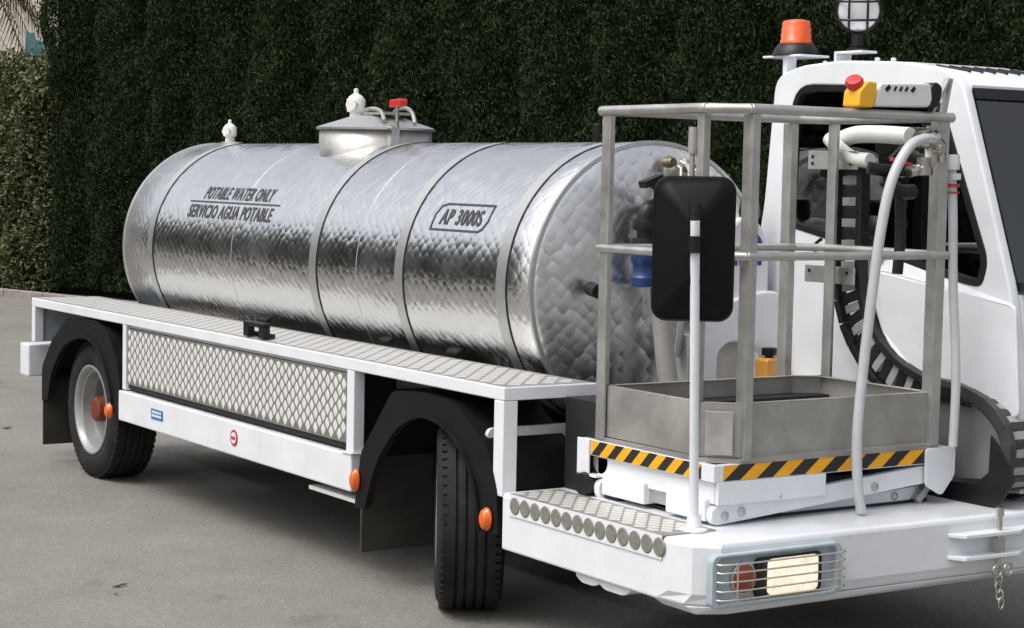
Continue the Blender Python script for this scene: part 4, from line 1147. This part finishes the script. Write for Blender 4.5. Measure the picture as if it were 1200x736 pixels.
mk('button_mark', bm, 'black', CP)
bm = BM(); prism(bm, smooth_loop([(1.292, 2.205), (1.345, 2.215), (1.365, 2.29), (1.335, 2.315), (1.302, 2.30)], .015), 'yz', .462, .532); mk('cable_gland', bm, 'black', CP, bevel=.008)
bm = BM(); bar(bm, (.50, 1.33, 2.19), (.50, 1.42, 2.33), .012, .03, up=(1, 0, 0)); bar(bm, (.50, 1.43, 2.33), (.50, 1.40, 2.19), .012, .03, up=(1, 0, 0)); mk('pendant_bracket', bm, 'inox', CP)

# ---- hoses and valves on the basket
bm = BM(); tube(bm, [(.55, 1.30, 2.085), (.575, 1.22, 2.085), (.59, 1.13, 2.05), (.59, 1.05, 1.93), (.58, 1.012, 1.75), (.57, .985, 1.50), (.565, .955, 1.20), (.57, .93, .95), (.575, .935, .75), (.57, .965, .635)], .0205, 14, smooth_pts=7); mk('white_hose', bm, 'hose', T, smooth=60)
bm = BM(); tube(bm, [(.50, 1.455, 2.03), (.515, 1.46, 1.80), (.53, 1.462, 1.5), (.56, 1.465, 1.15), (.56, 1.462, .86)], .0185, 14, smooth_pts=6); hz = mk('drop_hose', bm, 'hose', T, smooth=60)
bm = BM(); lathe(bm, [(.03, 0), (.032, .03), (.03, .06)], (.505, 1.456, 1.97), 'z', 18); box(bm, .53, .538, 1.435, 1.475, 1.93, 1.955); mk('hose_collar', bm, 'cream', hz, smooth=40)
bm = BM(); lathe(bm, [(.028, 0), (.028, .014)], (.51, 1.457, 1.90), 'z', 18); lathe(bm, [(.028, 0), (.028, .008)], (.511, 1.457, 1.875), 'z', 18); mk('hose_mark', bm, 'redsticker', hz)
bm = BM(); tube(bm, [(.14, 1.58, 2.108), (-.05, 1.58, 2.118), (-.20, 1.58, 2.115), (-.29, 1.58, 2.085), (-.30, 1.57, 2.05)], .038, 12, smooth_pts=6)
tube(bm, [(-.30, 1.53, 2.10), (-.23, 1.52, 2.06), (-.14, 1.52, 2.015), (-.03, 1.52, 2.005)], .032, 12, smooth_pts=6); mk('looped_hose', bm, 'hosegrey', T, smooth=60)
bpy.data.objects['looped_hose'].data.materials[0] = M['cream']
VV = subempty('valve_cluster', T)
bm = BM()
tube(bm, [(.53, 1.24, 2.085), (.53, 1.33, 2.09)], .034, 14); tube(bm, [(.53, 1.31, 2.10), (.53, 1.31, 2.00), (.50, 1.27, 1.96)], .026, 12)
lathe(bm, [(0, 0), (.03, 0), (.034, .012), (.034, .05), (.026, .055), (.026, .09), (0, .09)], (.535, 1.235, 2.085), 'y', 8)
lathe(bm, [(0, 0), (.036, 0), (.036, .03), (.028, .034), (.028, .07), (0, .072)], (.53, 1.275, 1.945), 'z', 8)
lathe(bm, [(0, 0), (.022, 0), (.026, .02), (.02, .045), (0, .045)], (.555, 1.31, 2.05), 'x', 10)
bar(bm, (.55, 1.27, 2.135), (.55, 1.36, 2.12), .016, .012); tube(bm, [(.53, 1.33, 2.09), (.53, 1.365, 2.07), (.53, 1.37, 2.0)], .02, 10)
tube(bm, [(.52, 1.27, 1.97), (.52, 1.20, 1.955)], .024, 10)
lathe(bm, [(.036, 0), (.04, .01), (.036, .03)], (.53, 1.285, 2.085), 'y', 16)
mk('pipe_fitting', bm, 'chrome', VV, smooth=50)
bm = BM()
tube(bm, [(.40, 1.10, 1.97), (.45, 1.18, 1.96), (.50, 1.25, 1.97)], .026, 10, smooth_pts=4); tube(bm, [(.45, 1.14, 1.93), (.47, 1.20, 1.88), (.47, 1.28, 1.88)], .03, 10, smooth_pts=4)
tube(bm, [(.44, 1.24, 1.87), (.44, 1.25, 1.70), (.44, 1.24, 1.55)], .022, 10, smooth_pts=4); bar(bm, (.5, 1.20, 2.06), (.5, 1.12, 2.0), .02, .02)
mk('black_fitting', bm, 'black', VV, smooth=50)
bm = BM(); bar(bm, (.53, 1.10, 2.005), (.53, 1.20, 1.985), .02, .014); mk('red_lever', bm, 'red', VV)

# bracket plates and dark kit behind the basket
for z0_, z1_ in ((1.965, 2.045), (1.47, 1.545)):
    bm = BM(); box(bm, -.40, -.09, 1.50, 1.512, z0_, z1_); mk('chain_bracket', bm, 'inox', BK, bevel=.002)
bm = BM()
for x in (-.37, -.13):
    for z in (2.02, 1.99, 1.52): lathe(bm, [(0, 0), (.008, 0), (.008, .004)], (x, 1.497, z), 'y', 10)
mk('bracket_bolt', bm, 'black', BK)
# ---- energy chain: ladder of dark links hanging between basket and cab, and its loop on the bumper
def ladder(path, half, axis, nm, par):
    """path points; half width along axis; rails + rungs"""
    axis = V(axis); P = [V(p) for p in path]; d = [0]
    for a, b_ in zip(P, P[1:]): d.append(d[-1] + (b_ - a).length)
    def at(s):
        i = max(j for j in range(len(d)) if d[j] <= s + 1e-9); i = min(i, len(P) - 2); t = (s - d[i])/(d[i+1]-d[i]); return P[i].lerp(P[i+1], t), (P[i+1]-P[i]).normalized()
    pitch = .074; k = 0
    b1_, rungs = BM(), []
    while (k+1)*pitch < d[-1]:
        p, t = at(k*pitch); q, t2 = at((k+1)*pitch); t = (q - p).normalized(); nrm_ = t.cross(axis).normalized()
        for s in (-1, 1): bar(b1_, p + axis*s*half - t*.006, q + axis*s*half + t*.006, .052, .034 + .006*(k % 2), up=axis)
        m_ = (p + q)/2
        rungs.append(bar(BM(), m_ - axis*(half - .02), m_ + axis*(half - .02), pitch*.46, .012, up=nrm_))
        bar(b1_, p - axis*(half - .02), p + axis*(half - .02), pitch*.40, .008, up=nrm_)
        k += 1
    o = mk(nm, b1_, 'chainmid', par, bevel=.003)
    for q_ in rungs: mk('chain_rung', q_, 'chaingrey', o, bevel=.002)
    return o
hang = [(-.185, 1.56, 1.965), (-.18, 1.56, 1.60), (-.17, 1.56, 1.45), (-.12, 1.57, 1.30), (.0, 1.58, 1.15), (.16, 1.60, 1.05), (.34, 1.62, 1.0)]
def spline(pts, n):
    pts = [V(p) for p in pts]; out = []
    for i in range(len(pts) - 1):
        a = pts[max(i-1, 0)]; b_ = pts[i]; c = pts[i+1]; d = pts[min(i+2, len(pts)-1)]
        for k in range(n):
            t = k/n; out.append(.5*((2*b_) + (c-a)*t + (2*a-5*b_+4*c-d)*t*t + (3*b_-a-3*c+d)*t**3))
    return out + [pts[-1]]
hp = spline(hang, 8)
# rungs run across the hanging part in x, then follow the bend
bmr, bmu = BM(), []; pitch = .092
dist = [0]
for a, b_ in zip(hp, hp[1:]): dist.append(dist[-1] + (b_ - a).length)
s = 0; kk = 0
while s + pitch < dist[-1]:
    def at(s_):
        i = max(j for j in range(len(dist)) if dist[j] <= s_ + 1e-9); i = min(i, len(hp) - 2); t = (s_ - dist[i])/(dist[i+1]-dist[i]); return hp[i].lerp(hp[i+1], t)
    p, q = at(s), at(s + pitch); t = (q - p).normalized(); ax_ = V((0, 1, 0)).cross(t).normalized(); nn = V((0, 1, 0))
    for sg in (-1, 1): bar(bmr, p + ax_*sg*.073 - t*.005, q + ax_*sg*.073 + t*.005, .030 + .005*(kk % 2), .055, up=nn)
    m_ = (p + q)/2
    bmu.append(bar(BM(), m_ - ax_*.05, m_ + ax_*.05, pitch*.40, .010, up=nn)); bar(bmr, p - ax_*.05, p + ax_*.05, pitch*.5, .007, up=nn)
    s += pitch; kk += 1
EC = mk('energy_chain', bmr, 'chainblk', T, bevel=.003); [mk('chain_rung', q_, 'chaingrey', EC, bevel=.002) for q_ in bmu]
loop = spline([(.30, 1.70, 1.085), (.44, 1.70, 1.075), (.60, 1.70, 1.03), (.71, 1.70, .94), (.735, 1.70, .83), (.70, 1.70, .72), (.60, 1.70, .655), (.44, 1.70, .640), (.28, 1.70, .640)], 10)
EL = ladder(loop, .105, (0, 1, 0), 'energy_chain', T)
EL.location = EL.location + V((0, 0, 0))
bm = BM(); prism(bm, smooth_loop([(.26, 1.06), (.44, 1.05), (.585, 1.0), (.68, .915), (.70, .83), (.66, .73), (.30, .69)], .04), 'xz', 1.592, 1.60); mk('chain_side_plate', bm, 'greyplate', EL, bevel=.002)
for gp in ([(.66, .91), (.655, .76), (.58, .70), (.26, .69), (.26, .60), (.62, .60), (.72, .64), (.79, .74), (.77, .80)], [(.26, 1.085), (.44, 1.08), (.55, 1.01), (.26, 1.03)]):
    bm = BM(); prism(bm, gp, 'xz', 1.568, 1.580); mk('chain_gusset', bm, 'black', EL, bevel=.002)
bm = BM(); tube(bm, [(-.33, 1.53, 1.66), (-.36, 1.52, 1.63), (-.33, 1.51, 1.575), (-.30, 1.5, 1.585)], .008, 8, smooth_pts=4); mk('cable_loop', bm, 'black', T, smooth=50)

# ---- mirror on its pole
MR = subempty('wing_mirror', T)
mc = V((.545, .12, 1.66)); mn = V((.80, -.60, 0)).normalized(); mh = V((.60, .80, 0)).normalized()
def mpt(a, b_, c): return mc + mh*a + V((0, 0, b_)) + mn*c
bm = BM()
layers = [(.143, .256, -.028, .05), (.149, .263, -.012, .056), (.149, .263, .006, .056), (.142, .256, .018, .052), (.132, .246, .020, .045), (.118, .232, .030, .035), (.03, .125, .094, .02), (.018, .10, .097, .012)]
R = []
for hw, hh, dpt, rr in layers: R.append([bm.verts.new(mpt(a, b_, dpt)) for a, b_ in rrect(-hw, hw, -hh, hh, rr)])
for a, b_ in zip(R, R[1:]):
    for k in range(len(a)): bm.faces.new((a[k], a[(k+1) % len(a)], b_[(k+1) % len(a)], b_[k]))
bm.faces.new(R[0][::-1]); bm.faces.new(R[-1]); mk('mirror_housing', bm, 'mirrorblk', MR, smooth=25)
bm = BM(); bm.faces.new([bm.verts.new(mpt(a, b_, -.0295)) for a, b_ in rrect(-.13, .13, -.243, .243, .04)]); mk('mirror_glass', bm, 'chrome', MR)
pole_top = mpt(.0, .105, .118); pole_bot = V((.535, .165, .625))
bm = BM(); tube(bm, [pole_bot, pole_bot.lerp(pole_top, .3), pole_bot.lerp(pole_top, .97), pole_top], .0175, 14)
mk('mirror_pole', bm, 'white', MR, smooth=50)
bm = BM(); lathe(bm, [(.05, 0), (.05, .008), (.028, .014), (.026, .06), (0, .062)], pole_bot - V((0, 0, .003)), 'z', 20); mk('pole_foot', bm, 'white', MR, smooth=40)
bm = BM(); e = mpt(0, .02, .116); tube(bm, [e - V((0, 0, .03)), e + V((0, 0, .03))], .024, 14); mk('pole_clamp', bm, 'black', MR, smooth=45); bm = BM(); e = mpt(0, .13, .104); tube(bm, [e - V((0, 0, .03)), e + V((0, 0, .035))], .022, 14); mk('pole_clamp', bm, 'black', MR, smooth=45)

# black elbow pipe at the platform's front end
bm = BM(); tube(bm, [(-.47, .50, .93), (-.40, .52, .935), (-.36, .53, .91), (-.35, .535, .87)], .035, 12, smooth_pts=5); lathe(bm, [(.045, 0), (.048, .02), (.045, .04)], (-.47, .50, .93), 'x', 16); mk('pipe_elbow', bm, 'black', T, smooth=50)

# ------------------------------------------------------------------ sky, sun, camera
w = bpy.data.worlds.new('World'); S.world = w; w.use_nodes = True
nt = w.node_tree; bg = nt.nodes['Background']
sky = nt.nodes.new('ShaderNodeTexSky'); sky.sky_type = 'NISHITA'; sky.sun_disc = False
SE, SA = math.radians(60), math.radians(-92)      # direction of the sun: elevation, azimuth in the x-y plane (from +X)
sky.sun_elevation = SE; sky.sun_rotation = math.radians(90) - SA
sky.air_density = 1.0; sky.dust_density = 6.0; sky.ozone_density = 1.0
hs = nt.nodes.new('ShaderNodeHueSaturation'); hs.inputs['Saturation'].default_value = .34
nt.links.new(sky.outputs[0], hs.inputs['Color']); nt.links.new(hs.outputs[0], bg.inputs[0])
bg.inputs[1].default_value = .15
sl = bpy.data.lights.new('Sun', 'SUN'); sl.energy = .5; sl.angle = math.radians(25); sl.color = (1, .96, .90)
so = bpy.data.objects.new('Sun', sl); COL.objects.link(so)
sd = V((math.cos(SE)*math.cos(SA), math.cos(SE)*math.sin(SA), math.sin(SE)))
so.rotation_euler = sd.to_track_quat('Z', 'Y').to_euler(); so.location = sd*30

cam = bpy.data.cameras.new('Camera'); co_ = bpy.data.objects.new('Camera', cam); COL.objects.link(co_)
f_ = V((-0.83494207, 0.54556825, -0.07229817)); r_ = V((0.54565839, 0.83776309, 0.02024673)); u_ = V((-0.07161471, 0.02254526, 0.99717754))
mw = Matrix.Identity(4)
for i in range(3): mw[i][0], mw[i][1], mw[i][2] = r_[i], u_[i], -f_[i]
mw.translation = (6.0523, -4.2579, 1.9180)
co_.matrix_world = mw
cam.sensor_width = 36; cam.lens = 2266.76/1200*36; cam.clip_end = 2000; cam.clip_start = .05
S.camera = co_
S.view_settings.view_transform = 'Standard'; S.view_settings.look = 'None'; S.view_settings.exposure = 0.52; S.view_settings.gamma = 1
S.view_settings.use_curve_mapping = False
S.cycles.max_bounces = 8; S.cycles.transparent_max_bounces = 12
